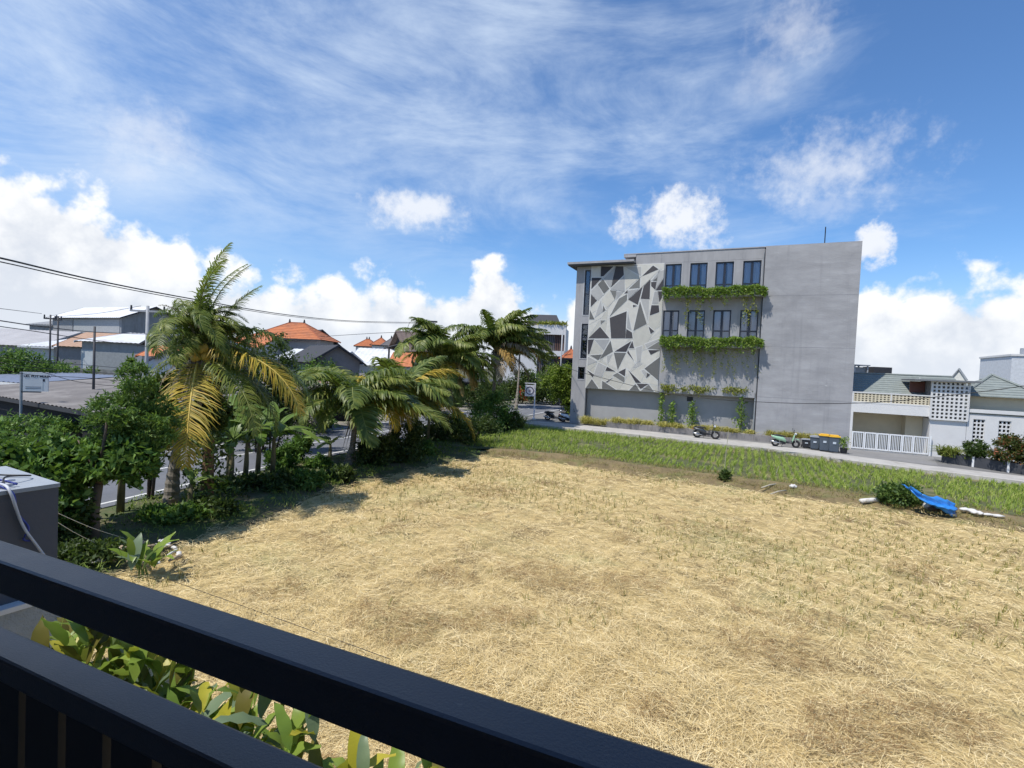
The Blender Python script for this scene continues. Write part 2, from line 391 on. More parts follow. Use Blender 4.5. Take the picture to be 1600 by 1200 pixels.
b = MB(); bl = densify(BL, .5, .07, 4); bu = [(x + 1.3, y + 2.6) for x, y in bl]; rr = random.Random(5)
rows = []
for (x0, y0), (x1, y1) in zip(bl, bu):
    row = []
    for t, z in ((0, -.01), (.25, .14), (.5, .22), (.75, .15), (1, .0)):
        row.append((x0 + (x1 - x0) * t, y0 + (y1 - y0) * t, z + (rr.uniform(-.05, .05) if 0 < t < 1 else 0)))
    rows.append(row)
for r0, r1 in zip(rows[:-1], rows[1:]):
    for i in range(4): b.poly([r0[i], r1[i], r1[i + 1], r0[i + 1]])
kind(b.build('earth_bund', bund_m, smooth=True), 'structure')
verge_m = mat('grassy_verge_soil', (.115, .10, .05), .95, .35, 1.3, .5, 14, stain=((.055, .085, .02), .7, .42, .58, .85))
fe = densify(FE + [(-2.6, 30), (-3.0, 36), (-1.6, 43.5), (-.6, 45)], .8, .12, 8)
b = MB()
re2 = off_line(RE, -.35)
def near_road(p):
    return min(re2, key=lambda r: (r - Vector(p)).length)
prev = None
for p in fe:
    r = near_road(p); row = [(p[0] + .25, p[1] - .1, -.02)] + [(p[0] + (r.x - p[0]) * t, p[1] + (r.y - p[1]) * t, z + random.uniform(-.04, .04)) for t, z in ((.15, .16), (.4, .22), (.7, .21))] + [(r.x, r.y, .17)]
    if prev:
        for i in range(4): b.poly([prev[i], row[i], row[i + 1], prev[i + 1]])
    prev = row
kind(b.build('roadside_verge', verge_m, smooth=True), 'structure')

# ------------------------------------------------------------------ loose straw on the field
STRAW = leafmat('straw_stalks', [(0, (.19, .127, .045)), (.2, (.43, .315, .135)), (.5, (.66, .51, .25)), (.82, (.83, .68, .385)), (1, (.92, .80, .51))], .0, .8, .15)
STRAW_B = leafmat('brown_straw_stalks', [(0, (.12, .07, .03)), (.5, (.25, .155, .07)), (1, (.42, .28, .12))], .0, .8, .1)
def inside(P, poly):
    x, y = P[:, 0], P[:, 1]; ins = np.zeros(len(P), bool); n = len(poly)
    for i in range(n):
        x0, y0 = poly[i]; x1, y1 = poly[(i + 1) % n]
        c = ((y0 > y) != (y1 > y)) & (x < (x1 - x0) * (y - y0) / (y1 - y0 + 1e-12) + x0); ins ^= c
    return ins
def polar_pts(n, r0, r1, a0, a1, p=1.0):
    """sampled evenly in log distance: dense close by, thinner far away"""
    r = r0 * (r1 / r0) ** (rng.random(n) ** p); th = np.radians(rng.uniform(a0, a1, n))
    return np.stack([r * np.sin(th), r * np.cos(th)], 1), r
FPOLY = FE + BL[1:] + [(44, -12), (-10.2, -12)]
def wavy(P, k, s):
    return np.sin(P[:, 0] * k + s) * np.cos(P[:, 1] * k * 1.3 + s * 2) + .6 * np.sin(P[:, 0] * k * 2.3 + P[:, 1] * k * 1.7 + s) + .4 * np.cos(P[:, 0] * k * 4.1 - P[:, 1] * k * 3.3 + s)
PATCH = [(G(*c, 0).xy, r) for c, r in (((620, 975), .85), ((760, 975), .5), ((850, 905), .9), ((985, 915), .7), ((1200, 1020), .8), ((1330, 1130), .7), ((1480, 1140), .6), ((700, 900), .6), ((1250, 975), .5), ((440, 930), .5), ((1100, 830), .8), ((760, 770), .9), ((1450, 900), .8))] + [(Vector((random.uniform(-9, 22), random.uniform(5, 24))), random.uniform(.12, .38)) for _ in range(110)]
def straw(n, r0, r1, m, name, sel=None, lo=.012, hi=.09):
    P, r = polar_pts(n, r0, r1, -58, 60); k = inside(P, FPOLY); P, r = P[k], r[k]
    if sel is not None:
        dmin = np.min([np.hypot(P[:, 0] - c.x, (P[:, 1] - c.y) * 1.5) / (q * (1 + .02 * r)) for c, q in PATCH], 0) + .25 * wavy(P, 2.1, 1.)
        k = dmin < sel; P, r = P[k], r[k]
    n = len(P); base = wavy(P, .45, .7) * 1.6 + .25
    th = base + rng.normal(size=n) * 1.0; dz = rng.normal(size=n) * .15 + .07
    Dv = np.stack([np.cos(th), np.sin(th), dz], 1)
    relief = .036 * (wavy(P, 2.6, .3) + 1.2).clip(0)
    Q = np.column_stack([P, rng.uniform(lo, hi, n) * (.35 + relief * 9) + relief * .8])
    L = rng.uniform(.07, .27, n) * (1 + r * .015); W = np.maximum(.0045, r * .00048) * rng.uniform(.7, 1.5, n)
    V, F = blade_geo(Q, Dv, L, W, .18); return kind(npmesh(name, V, F, m), 'stuff')
tag(straw(330000, 3.0, 33, STRAW, 'straw'), 'pale cut straw lying all over the harvested field', 'straw')
tag(straw(200000, 3.4, 33, STRAW_B, 'brown_straw', 1.0, .04, .14), 'patches of darker brown straw on the harvested field', 'straw')
# stubble rows with a little regrowth
rows_d = Vector((.80, .60)).normalized()
pts = []
for i in range(-60, 140):
    for j in range(-20, 130):
        x = i * .27; y = j * .30; p = (x * rows_d.x - y * rows_d.y + 8, x * rows_d.y + y * rows_d.x + 8)
        if p[1] > 9 and random.random() < .8: pts.append((p[0] + random.uniform(-.05, .05), p[1] + random.uniform(-.05, .05)))
P = np.array(pts); P = P[inside(P, FPOLY)]
wv = wavy(P, .33, 2.) + .045 * (P[:, 1] - 17) + .03 * P[:, 0]; P = P[wv > .15 + rng.normal(size=len(P)) * .35]
rep = 6; P6 = np.repeat(P, rep, 0) + rng.normal(size=(len(P) * rep, 2)) * .03
Dv = np.column_stack([rng.normal(size=(len(P6), 2)) * .33, np.ones(len(P6))])
V, F = blade_geo(np.column_stack([P6, np.zeros(len(P6))]), Dv, rng.uniform(.10, .24, len(P6)), .016, .1)
tag(kind(npmesh('rice_stubble', V, F, leafmat('stubble', [(0, (.14, .13, .035)), (.5, (.26, .25, .07)), (1, (.50, .42, .17))], .1, .7)), 'stuff'), 'rows of short olive rice stubble on the harvested field', 'stubble')

# young rice
PPOLY = [(-2.5, 43.2)] + [(x - .15, y - .35) for x, y in LLx] + [(x + .1, y + .15) for x, y in BU[::-1]] + [(-2.6, 30), (-2.6, 34)]
pts = []
fd = Vector((.905, -.426)).normalized()
for i in range(-120, 220):
    for j in range(-140, 140):
        x = i * .36; y = j * .17; pts.append((x * fd.x - y * fd.y + 8, x * fd.y + y * fd.x + 28))
P = np.array(pts) + rng.normal(size=(len(pts), 2)) * .045; P = P[inside(P, PPOLY)]
tall = (1 + .16 * wavy(P, .8, .4) + .1 * wavy(P, 2.4, 1.4)).clip(.45, 1.5)
rep = 9; P = P[rng.random(len(P)) < (.78 + .40 * wavy(P, .5, 2.2) + .15 * wavy(P, 1.7, .6))]; tall = (1 + .16 * wavy(P, .8, .4) + .1 * wavy(P, 2.4, 1.4)).clip(.45, 1.5); P9 = np.repeat(P, rep, 0) + rng.normal(size=(len(P) * rep, 2)) * .03; t9 = np.repeat(tall, rep)
Dv = np.column_stack([rng.normal(size=(len(P9), 2)) * .30 + np.array([.12, 0]), np.ones(len(P9))])
V, F = blade_geo(np.column_stack([P9, np.full(len(P9), .02)]), Dv, rng.uniform(.18, .40, len(P9)) * t9, .022, .25)
RICE = leafmat('young_rice', [(0, (.13, .20, .025)), (.35, (.24, .34, .045)), (.7, (.38, .46, .09)), (1, (.60, .57, .20))], .35, .55)
tag(kind(npmesh('young_rice', V, F, RICE), 'stuff'), 'bright green young rice in rows between field and lane', 'rice')

# grass and weeds on bund and verge
def patch_grass(name, label, P, L, m, W=.016, lean=.5, z=.05):
    n = len(P); Dv = np.column_stack([rng.normal(size=(n, 2)) * lean, np.ones(n)])
    Z = z if np.ndim(z) else np.full(n, z)
    V, F = blade_geo(np.column_stack([P, Z]), Dv, rng.uniform(.5, 1.2, n) * L, W, .35)
    return tag(kind(npmesh(name, V, F, m), 'stuff'), label, 'grass')
bp = np.array(densify(BL, .0022, 0)); t = rng.random(len(bp)); bp = bp + np.column_stack([t * 1.25, t * 2.5]) + rng.normal(size=bp.shape) * .10
bp = bp[wavy(bp, .9, 3.) + rng.normal(size=len(bp)) * .8 > -.3]
patch_grass('bund_grass', 'brown and olive dry grass along the earth bund', bp, .22, leafmat('bund_grass_blades', [(0, (.12, .09, .03)), (.45, (.25, .18, .075)), (.72, (.19, .20, .05)), (1, (.40, .33, .13))], .15, .7), z=.16, lean=1.0)
ld = np.array(densify([(p.x, p.y) for p in LL[1:]], .01, 0)); t = rng.random(len(ld)) ** 1.4
ld = ld - np.column_stack([t * .25, t * .75]) + rng.normal(size=ld.shape) * .06
patch_grass('lane_edge_grass', 'dry yellow weeds along the lane edge', ld[wavy(ld, .8, 1.) + rng.normal(size=len(ld)) * .6 > .1], .3, leafmat('lane_weeds', [(0, (.13, .12, .03)), (.5, (.30, .25, .09)), (1, (.22, .27, .05))], .2, .7), z=.06, lean=.6)
vg = []
for p in densify(FE + [(-2.6, 30), (-3.0, 36), (-1.6, 43.0)], .02, 0):
    r = near_road(p); t = random.random() ** 1.1 * .97; vg.append((p[0] + (r.x - p[0]) * t, p[1] + (r.y - p[1]) * t))
vg = np.array(vg * 9); vg = vg + rng.normal(size=vg.shape) * .22
vg = vg[wavy(vg, 1.1, 1.) + rng.normal(size=len(vg)) * .7 > -.25]
VG = leafmat('verge_grass_blades', [(0, (.06, .10, .016)), (.4, (.14, .21, .035)), (.75, (.24, .31, .06)), (1, (.40, .38, .12))], .3, .6)
patch_grass('verge_grass', 'short green grass and weeds on the roadside verge', vg, .22, VG, z=.20, lean=.8)
P3 = np.column_stack([vg, rng.uniform(.2, .42, len(vg))])[::3]
P3 = P3[wavy(P3, .8, 2.) > 0]
V, F = leaf_geo(P3, .12, .07, (0, 0, .3))
tag(kind(npmesh('verge_weeds', V, F, leafmat('weed_leaves', [(0, (.03, .06, .01)), (.5, (.07, .13, .02)), (1, (.18, .25, .05))], .3)), 'stuff'), 'low leafy weeds creeping over the roadside verge', 'weeds')

# ------------------------------------------------------------------ the grey building
RZ = math.atan2(-.426, .905)
H0 = Vector((23.58, 35.53, 0))
def HL(s, y, z=0):
    c, sn = math.cos(RZ), math.sin(RZ); return Vector((H0.x + s * c - y * sn, H0.y + s * sn + y * c, z))
hotel = thing('grey_building', 'four storey grey rendered building with a patchwork mosaic panel', 'building', H0, RZ)
def holes_wall(x0, x1, z0, z1, holes, y0, y1):
    b = MB(); xs = sorted({x0, x1, *[h[0] for h in holes], *[h[1] for h in holes]}); zs = sorted({z0, z1, *[h[2] for h in holes], *[h[3] for h in holes]})
    for xa, xb in zip(xs[:-1], xs[1:]):
        for za, zb in zip(zs[:-1], zs[1:]):
            xm, zm = (xa + xb) / 2, (za + zb) / 2
            if not any(h[0] < xm < h[1] and h[2] < zm < h[3] for h in holes): b.box((xa, y0, za), (xb, y1, zb))
    return b
ROW = [(-13.02, -11.78), (-11.14, -9.87), (-9.28, -8.0), (-7.37, -6.13)]
W1 = [(a, c, 11.35, 13.5) for a, c in ROW]; W2 = [(a, c, 7.62, 9.84) for a, c in ROW]
WL = [(-19.66, -19.16, 9.5, 13.3), (-19.72, -19.16, 5.8, 8.75), (-19.86, -19.26, 4.02, 5.06)]
holes_wall(-13.1, -5.97, 3.25, 13.61, W1 + W2, 0, .3).build('front_wall', CONC, hotel)
holes_wall(-20.4, -19.12, .1, 13.6, WL, 0.004, .3).build('end_pier', CONC, hotel)
MB().box((-19.12, .006, 3.25), (-13.1, .3, 13.6)).build('panel_backing_wall', CONC, hotel)
MB().box((-20.4, .9, .1), (-5.9, 14, 13.58)).box((-15.4, .91, 13.58), (-5.9, 13.9, 14.2)).box((-15.4, .002, 13.62), (-5.97, .3, 14.42)).box((-20.4, .31, 3.3), (-19.9, .9, 13.5)).box((-15.4, .3, 13.62), (-15.1, 13.9, 14.4)).build('main_block', CONC, hotel)
MB().box((-19.12, .58, .1), (-5.97, .9, 3.25)).build('recessed_base_wall', CONC_D, hotel)
MB().box((-20.4, .3, .1), (-20.1, .9, 13.5)).build('end_wall', CONC, hotel)
MB().box((-5.9, -.30, .1), (0, 14, 14.45)).build('plain_block', CONC_R, hotel)
for z_ in (3.4, 7.1, 10.8):
    MB().box((-5.88, -.303, z_), (-.02, -.3005, z_ + .025)).build('render_joint', mat('joint_line_grey', (.24, .24, .25), .9), hotel)
MB().box((-5.968, -.02, .1), (-5.902, .6, 14.3)).build('joint', mat('joint_grey', (.10, .10, .11), .8), hotel)
MB().tube([(-6.02, -.08, .3), (-6.02, -.08, 3.3)], .05, 8).build('downpipe', STEEL, hotel)
MB().tube([(-6.0, -.08, 3.3), (-6.0, -.08, 14.1)], .022, 8).build('downpipe', STEEL, hotel)
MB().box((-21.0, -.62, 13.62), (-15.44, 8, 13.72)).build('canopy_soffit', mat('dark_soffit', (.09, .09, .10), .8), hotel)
MB().box((-21.05, -.68, 13.72), (-15.42, 8.1, 13.9)).build('canopy_edge', CONC, hotel)
MB().box((-16.4, -.03, 14.22), (-15.4, 8, 14.42)).build('upper_roof_edge', CONC, hotel)
MB().box((-16.4, -.04, 14.43), (-5.9, 8, 14.50)).build('coping', mat('coping', (.36, .36, .38), .8), hotel)
MB().tube([(-2.1, 1.0, 14.4), (-2.1, 1.0, 15.9)], .035, 8).build('lightning_rod', BLACKM, hotel)
MB().box((-10.9, .54, 2.7), (-10.45, .582, 3.1)).build('vent', BLACKM, hotel)
# windows: frame, panes, mullion, transom; curtain and room behind
CURT = mat('pale_curtain', (.50, .52, .55), .9, .06, 3)
ROOM = mat('dark_room', (.02, .022, .028), .9)
def window(parent, x0, x1, z0, z1, y=.12, n=2, tz=None, curtain=True, inner=None):
    f = .10
    b = MB().box((x0, y - .04, z0), (x0 + f, y + .04, z1)).box((x1 - f, y - .04, z0), (x1, y + .04, z1)).box((x0 + f, y - .04, z1 - f), (x1 - f, y + .04, z1)).box((x0 + f, y - .04, z0), (x1 - f, y + .04, z0 + f))
    fr = b.build('window', DARKF, parent)
    w_ = (x1 - x0 - 2 * f) / n
    for i in range(1, n):
        xm = x0 + f + i * w_; MB().box((xm - .085, y - .035, z0 + f), (xm + .085, y + .035, z1 - f)).build('mullion', DARKF, fr)
    zs = [z0 + f, z1 - f] if tz is None else [z0 + f, tz, z1 - f]
    if tz is not None: MB().box((x0 + f, y - .03, tz - .045), (x1 - f, y + .03, tz + .045)).build('transom', DARKF, fr)
    for i in range(n):
        for za, zb in zip(zs[:-1], zs[1:]):
            g0 = x0 + f + i * w_; MB().box((g0 + .002, y - .006, za + .002), (g0 + w_ - .002, y + .006, zb - .002)).build('pane', GLASS, fr)
    MB().poly([(x0, y + .6, z0), (x1, y + .6, z0), (x1, y + .6, z1), (x0, y + .6, z1)]).build('room', inner or ROOM, fr)
    if curtain:
        for sgn, xa, xb in ((0, x0 + f, x0 + (x1 - x0) * random.uniform(.33, .48)), (1, x0 + (x1 - x0) * random.uniform(.54, .68), x1 - f)):
            b = MB(); k = 14
            for i in range(k):
                u, v = i / k, (i + 1) / k; yy = lambda t: y + .14 + .03 * math.sin(t * 28 + sgn)
                b.poly([(xa + (xb - xa) * u, yy(u), z0 + .02), (xa + (xb - xa) * v, yy(v), z0 + .02), (xa + (xb - xa) * v, yy(v), z1 - .05), (xa + (xb - xa) * u, yy(u), z1 - .05)])
            b.build('curtain', CURT, fr)
    return fr
blind = mat('pale_blind', (.42, .48, .52), .8)
for i, h in enumerate(W1): window(hotel, *h, tz=11.8)
for i, h in enumerate(W2): window(hotel, *h, tz=8.25, curtain=i != 1, inner=blind if i == 1 else None)
window(hotel, *WL[0], n=1, tz=11.3, curtain=False); window(hotel, *WL[1], n=1, tz=7.6, curtain=False)
window(hotel, *WL[2], n=1, curtain=False, inner=WOOD_D)
trim = mat('pale_trim', (.42, .43, .45), .7)
for h in WL:
    MB().box((h[0] - .07, -.02, h[2] - .07), (h[0] - .003, .1, h[3] + .07)).box((h[0] - .003, -.02, h[2] - .07), (h[1], .1, h[2] - .003)).build('trim_and_lit_reveal', trim, hotel)
for a, c in ROW:                                                    # pale strips put the sunlit side of the reveals into colour
    MB().box((c + .004, -.012, 11.4), (c + .05, .05, 13.55)).build('trim_and_lit_reveal', trim, hotel)
# planter boxes
for z0, z1 in ((10.75, 11.30), (6.95, 7.52)):
    MB().box((-13.05, -.75, z0), (-5.91, -.004, z1)).build('planter_box', CONC_D, hotel)
MB().box((-13.05, -.16, 3.30), (-6.06, -.004, 3.72)).build('planter_ledge', CONC_D, hotel)
# mosaic panel: backing in the joint colour, then each piece
GROUT = mat('pale_joint', (.60, .60, .58), .8, .05)
TONE = {'c': [mat('cream_stone_%d' % i, c, .8, .07, 3, .12, 30) for i, c in enumerate(((.53, .51, .45), (.48, .465, .41), (.56, .54, .485)))],
        'l': [mat('pale_grey_stone_%d' % i, c, .8, .07, 3, .12, 30) for i, c in enumerate(((.35, .35, .345), (.40, .395, .38)))],
        'm': [mat('mid_grey_stone_%d' % i, c, .8, .09, 3, .12, 30) for i, c in enumerate(((.13, .13, .125), (.17, .17, .16)))],
        'd': [mat('dark_grey_stone_%d' % i, c, .8, .10, 3, .12, 30) for i, c in enumerate(((.045, .042, .048), (.062, .058, .062)))]}
panel = MB().box((-19.12, -.06, 3.28), (-13.1, .004, 13.60)).build('mosaic_panel', GROUT, hotel)
def inset(pts, d):
    n = len(pts); ar = sum(pts[i][0] * pts[(i + 1) % n][1] - pts[(i + 1) % n][0] * pts[i][1] for i in range(n)); sg = 1 if ar > 0 else -1
    L = []
    for i in range(n):
        a, b_ = Vector(pts[i]), Vector(pts[(i + 1) % n]); t = (b_ - a).normalized(); nn = Vector((-t.y, t.x)) * sg; L.append((a + nn * d, t))
    out = []
    for i in range(n):
        (p, t), (q, u) = L[i - 1], L[i]; cr = t.x * u.y - t.y * u.x
        out.append(tuple(q) if abs(cr) < 1e-3 else tuple(p + t * (((q - p).x * u.y - (q - p).y * u.x) / cr)))
    return out
def tile(pts, tone, y0, y1, d):
    p = inset(pts, d)
    MB().prism([(x, y0, z) for x, z in p], (0, y1 - y0, 0)).build('mosaic_piece', random.choice(TONE[tone]), panel)
def bsp(poly, depth):
    if depth == 0 or random.random() < .06: return [poly]
    k = len(poly); e = max(range(k), key=lambda i: (Vector(poly[i]) - Vector(poly[(i + 1) % k])).length)
    a, b_ = Vector(poly[e]), Vector(poly[(e + 1) % k]); m_ = a.lerp(b_, random.uniform(.35, .65))
    o_ = (e + 1 + random.randrange(1, max(2, k - 1))) % k
    c_, d_ = Vector(poly[o_]), Vector(poly[(o_ + 1) % k]); n_ = c_.lerp(d_, random.uniform(.25, .75))
    if o_ == e: return [poly]
    P1 = [tuple(m_)]; i = (e + 1) % k
    while True:
        P1.append(poly[i])
        if i == o_: break
        i = (i + 1) % k
    P1.append(tuple(n_)); P2 = [tuple(n_)]; i = (o_ + 1) % k
    while True:
        P2.append(poly[i])
        if i == e: break
        i = (i + 1) % k
    P2.append(tuple(m_)); return bsp(P1, depth - 1) + bsp(P2, depth - 1)
random.seed(21)
for p in bsp([(-19.1, 3.3), (-13.12, 3.3), (-13.12, 13.58), (-19.1, 13.58)], 5): tile(p, random.choice('cccccl'), -.072, -.061, .02)
MOSAIC = """d -18.25,13.55 -17.22,13.50 -18.04,12.72 -18.25,12.71
c -19.02,13.54 -18.29,13.50 -18.30,12.69 -19.00,12.71
d -19.02,12.62 -18.15,12.59 -19.02,11.67
l -18.00,12.54 -17.08,13.45 -17.41,11.75
d -17.01,13.50 -16.40,13.47 -16.32,12.76 -17.33,11.78
l -16.22,13.39 -14.96,13.38 -14.92,12.66
c -16.31,13.37 -14.96,12.55 -16.10,11.58
d -14.81,12.63 -13.99,13.43 -13.55,13.12
l -14.05,12.23 -13.44,12.99 -13.67,12.39
c -14.87,12.57 -13.48,13.05 -14.89,11.64
m -13.92,12.20 -13.61,12.50 -13.61,12.21
l -13.54,12.95 -13.12,13.04 -13.12,12.51 -13.67,11.54
d -14.07,12.11 -13.67,12.12 -13.73,11.50 -14.05,11.80
d -13.66,11.45 -13.12,12.39 -13.12,11.46
m -18.46,12.06 -18.05,12.47 -17.48,11.68 -17.91,11.27
l -19.01,11.53 -18.50,12.01 -17.96,11.18 -18.37,10.72 -19.00,11.23
l -17.36,11.63 -16.29,12.64 -16.18,11.42
m -17.40,11.54 -16.88,11.48 -16.94,10.75
m -15.82,11.64 -14.98,12.44 -14.98,11.67
d -16.19,11.24 -15.96,11.51 -15.94,11.26
l -15.91,11.46 -15.05,11.58 -15.85,10.77
l -16.86,11.44 -16.27,11.38 -16.84,10.77
m -17.31,9.36 -16.61,10.83 -15.96,11.19 -15.96,10.68
d -15.82,10.73 -14.74,11.77 -15.05,10.31
d -14.65,11.79 -14.15,12.30 -14.13,10.77 -14.83,10.80
d -13.48,11.36 -13.12,11.35 -13.12,10.95 -13.35,10.51
l -13.76,11.32 -13.53,11.36 -13.41,10.38 -13.91,10.38
d -19.02,11.20 -18.48,10.70 -18.99,10.16
c -18.10,10.76 -17.47,11.50 -16.96,10.75 -17.61,10.10
l -18.15,10.72 -17.97,9.73 -18.60,9.26
m -17.93,10.29 -17.70,9.89 -17.93,9.73
d -15.43,10.31 -15.11,10.22 -15.42,10.11
l -14.82,10.73 -14.17,10.72 -14.17,8.99
m -14.88,10.55 -14.25,8.76 -15.29,8.19
d -13.95,10.25 -13.38,10.24 -13.31,9.71 -14.04,9.44
m -19.05,9.93 -18.62,9.12 -19.06,9.12
d -17.31,9.24 -15.93,9.77 -15.93,7.57 -17.10,7.55
l -15.82,9.70 -15.45,8.23 -15.83,8.43
m -18.08,9.03 -17.68,9.03 -18.05,8.69
d -18.09,8.49 -17.26,7.55 -19.06,7.52
d -15.86,8.32 -15.41,8.05 -15.32,7.58 -15.89,7.57
d -14.09,8.54 -13.63,8.17 -13.89,7.95
d -19.08,7.40 -18.59,7.42 -18.91,6.19 -19.04,6.19
l -18.51,7.40 -17.25,7.44 -17.68,6.54
m -17.14,7.34 -16.90,6.46 -17.98,5.77
d -16.74,6.46 -15.43,7.33 -15.79,6.46
d -15.33,7.35 -15.16,6.78 -15.57,6.77
m -18.82,6.07 -17.84,6.17 -18.11,5.70
m -16.81,6.36 -15.81,6.36 -16.42,4.95
d -15.65,6.59 -15.13,5.75 -15.70,6.39
l -17.38,6.06 -16.93,6.25 -17.30,5.37
l -19.03,5.98 -18.21,5.59 -19.02,5.25
l -18.10,5.50 -17.45,5.21 -17.69,4.35 -18.44,4.42
d -17.32,5.16 -16.62,4.81 -17.45,4.83
d -18.99,4.78 -18.41,4.45 -18.53,4.21
d -16.35,4.76 -15.77,5.08 -15.79,4.44
m -16.79,4.48 -16.43,4.70 -15.81,4.33 -15.81,3.92
d -17.38,3.88 -16.83,4.26 -17.22,3.86
m -18.58,4.07 -17.98,3.32 -19.05,3.32
m -17.67,3.97 -16.54,3.32 -17.66,3.32
d -15.51,4.93 -14.46,3.98 -14.88,3.96
d -14.80,3.89 -13.87,3.91 -14.46,3.48
m -14.90,3.86 -14.53,3.32 -15.37,3.32
m -13.82,3.87 -13.40,3.32 -14.43,3.32
d -13.99,4.80 -13.76,4.66 -14.04,4.38
m -14.23,5.14 -13.12,6.07 -13.12,4.25
l -14.48,4.98 -14.27,5.03 -14.02,4.83 -14.07,4.40
m -14.09,6.76 -13.15,7.39 -13.12,6.73
d -14.01,6.64 -13.12,6.66 -13.80,6.27
l -14.30,7.11 -13.13,7.61 -13.12,7.50 -14.15,6.86
l -15.01,6.81 -14.54,6.96 -14.58,5.77 -14.85,5.62"""
for ln in MOSAIC.strip().split('\n'):
    t, *ps = ln.split(); pts = [tuple(map(float, p.split(','))) for p in ps]
    pr_ = inset(pts, -.05); pr_ = [(max(-19.11, min(-13.11, x)), max(3.29, min(13.59, z))) for x, z in pr_]
    MB().prism([(x, -.076, z) for x, z in pr_], (0, .0035, 0)).build('joint_line', GROUT, panel)
    tile(pts, t, -.088, -.0765, -.005)
random.seed(7)

# planting on the building: each run of greenery a thing of its own
VINE = leafmat('creeper_leaves', [(0, (.05, .10, .014)), (.35, (.12, .22, .03)), (.7, (.25, .36, .06)), (1, (.46, .52, .13))], .35, .5)
VINE_S = leafmat('sparse_creeper_leaves', [(0, (.10, .12, .02)), (.5, (.24, .27, .04)), (1, (.48, .44, .10))], .35, .5)
def creeper(name, label, x0, x1, z0, z1, y0, y1, n, strands, slen, m, lsize=.16, gap=0.):
    P = np.column_stack([rng.uniform(x0, x1, n), rng.uniform(y0, y1, n), z0 + (z1 - z0) * rng.random(n) ** .8])
    wob = .6 + .4 * np.sin(P[:, 0] * 3.1) * np.cos(P[:, 0] * 1.7 + 1); P[:, 2] = z0 + (P[:, 2] - z0) * (.65 + .5 * wob)
    if gap: P = P[np.sin(P[:, 0] * 2.4 + .5) + .5 * np.sin(P[:, 0] * 6.1) + rng.normal(size=len(P)) * .5 > gap]
    Q = [P]
    for i in range(strands):
        x = random.uniform(x0, x1); L = slen * random.uniform(.25, 1.0); k = int(16 + L * 26); t = rng.random(k) ** 1.25
        ph = random.uniform(0, 6)
        Q.append(np.column_stack([x + .10 * np.sin(t * 4 + ph) + rng.normal(size=k) * .06 + t * L * random.uniform(-.05, .2), np.full(k, y0 + .06) + rng.normal(size=k) * .08 + (t * .12 if y0 < -.3 else 0), z0 + .1 - t * L]))
    P = np.concatenate(Q); V, F = leaf_geo(P, lsize, lsize * .5, (0, -.3, -.3))
    o = npmesh('creeper', V, F, m); o.name = name; o.location = H0; o.rotation_euler = (0, 0, RZ); o['kind'] = 'thing'; del o['kind']
    return tag(o, label, 'creeper', 'creepers on the grey building')
creeper('creeper', 'thick green creeper spilling from the upper planter under the top windows', -13.0, -5.72, 10.85, 11.52, -.95, -.2, 9000, 16, .7, VINE)
creeper('creeper', 'thick green creeper spilling from the planter below the second window row', -13.0, -5.72, 7.02, 7.70, -.95, -.2, 9000, 22, .7, VINE)
creeper('hanging_creeper', 'long trailing creeper strands hanging in front of the second window row', -11.2, -6.4, 10.7, 10.8, -.75, -.55, 60, 10, 2.6, VINE_S, .15)
creeper('hanging_creeper', 'thin trailing strands hanging below the lower green planter', -12.8, -6.1, 6.8, 6.9, -.6, -.2, 60, 36, 2.4, VINE_S, .11)
creeper('ledge_creeper', 'sparse yellow green creeper along the lowest ledge above the dark band', -12.9, -6.2, 3.58, 3.98, -.4, -.05, 1500, 14, .5, VINE_S, .15, -.3)
for s, w_, top_, lb in ((-12.75, .30, 3.3, 'thin creeper climbing the base wall beside the mosaic panel corner'), (-11.9, .42, 2.5, 'leafy shrub against the base wall left of the small vent'), (-10.4, .55, 2.6, 'bushy shrub below the small vent on the grey building'), (-6.9, .62, 3.2, 'tall green climber beside the white downpipe on the grey building')):
    r = thing('wall_climber', lb, 'shrub', HL(s, .1, .2), RZ)
    P = np.column_stack([rng.normal(size=330) * w_ * .42, rng.uniform(-.45, .2, 330), .4 + rng.random(330) ** 1.2 * (top_ - .5)])
    P[:, 0] *= (1.25 - P[:, 2] / (top_ + .6)); V, F = leaf_geo(P, .19, .09); npmesh('foliage', V, F, VINE, r)
    MB().tube([(0, -.05, 0), (.03, -.02, 1), (-.02, .05, top_ * .8)], [.04, .03, .015], 6).build('stem', WOOD_D, r)
# low planter along the base and ornamental grass
base = thing('base_planter', 'long weathered concrete planter along the foot of the grey building', 'planter', H0, RZ)
for xa, xb, yy in ((-17.0, -13.6, -.75), (-13.6, -9.8, -.8), (-9.8, -5.95, -.85), (-5.95, -1.0, -.9)):
    MB().box((xa + .01, yy, .1), (xb - .01, (-.31 if xa > -6 else .57), .64)).build('planter_wall', PLANT_BOX, base)
ORN = leafmat('ornamental_grass', [(0, (.20, .20, .04)), (.4, (.42, .38, .09)), (.75, (.60, .52, .18)), (1, (.72, .64, .32))], .3, .6)
def tuft(parent_name, loc, h, spread, n, m, label, cat='ornamental grass', group=None, W=.03):
    P = rng.normal(size=(n, 2)) * spread * .25; Dv = np.column_stack([rng.normal(size=(n, 2)) * .55 + np.array([.1, 0]), np.ones(n)])
    V, F = blade_geo(np.column_stack([P, np.zeros(n)]), Dv, rng.uniform(.6, 1.15, n) * h, W, .45)
    o = npmesh(parent_name, V, F, m); o.location = loc; return tag(o, label, cat, group)
k = 0
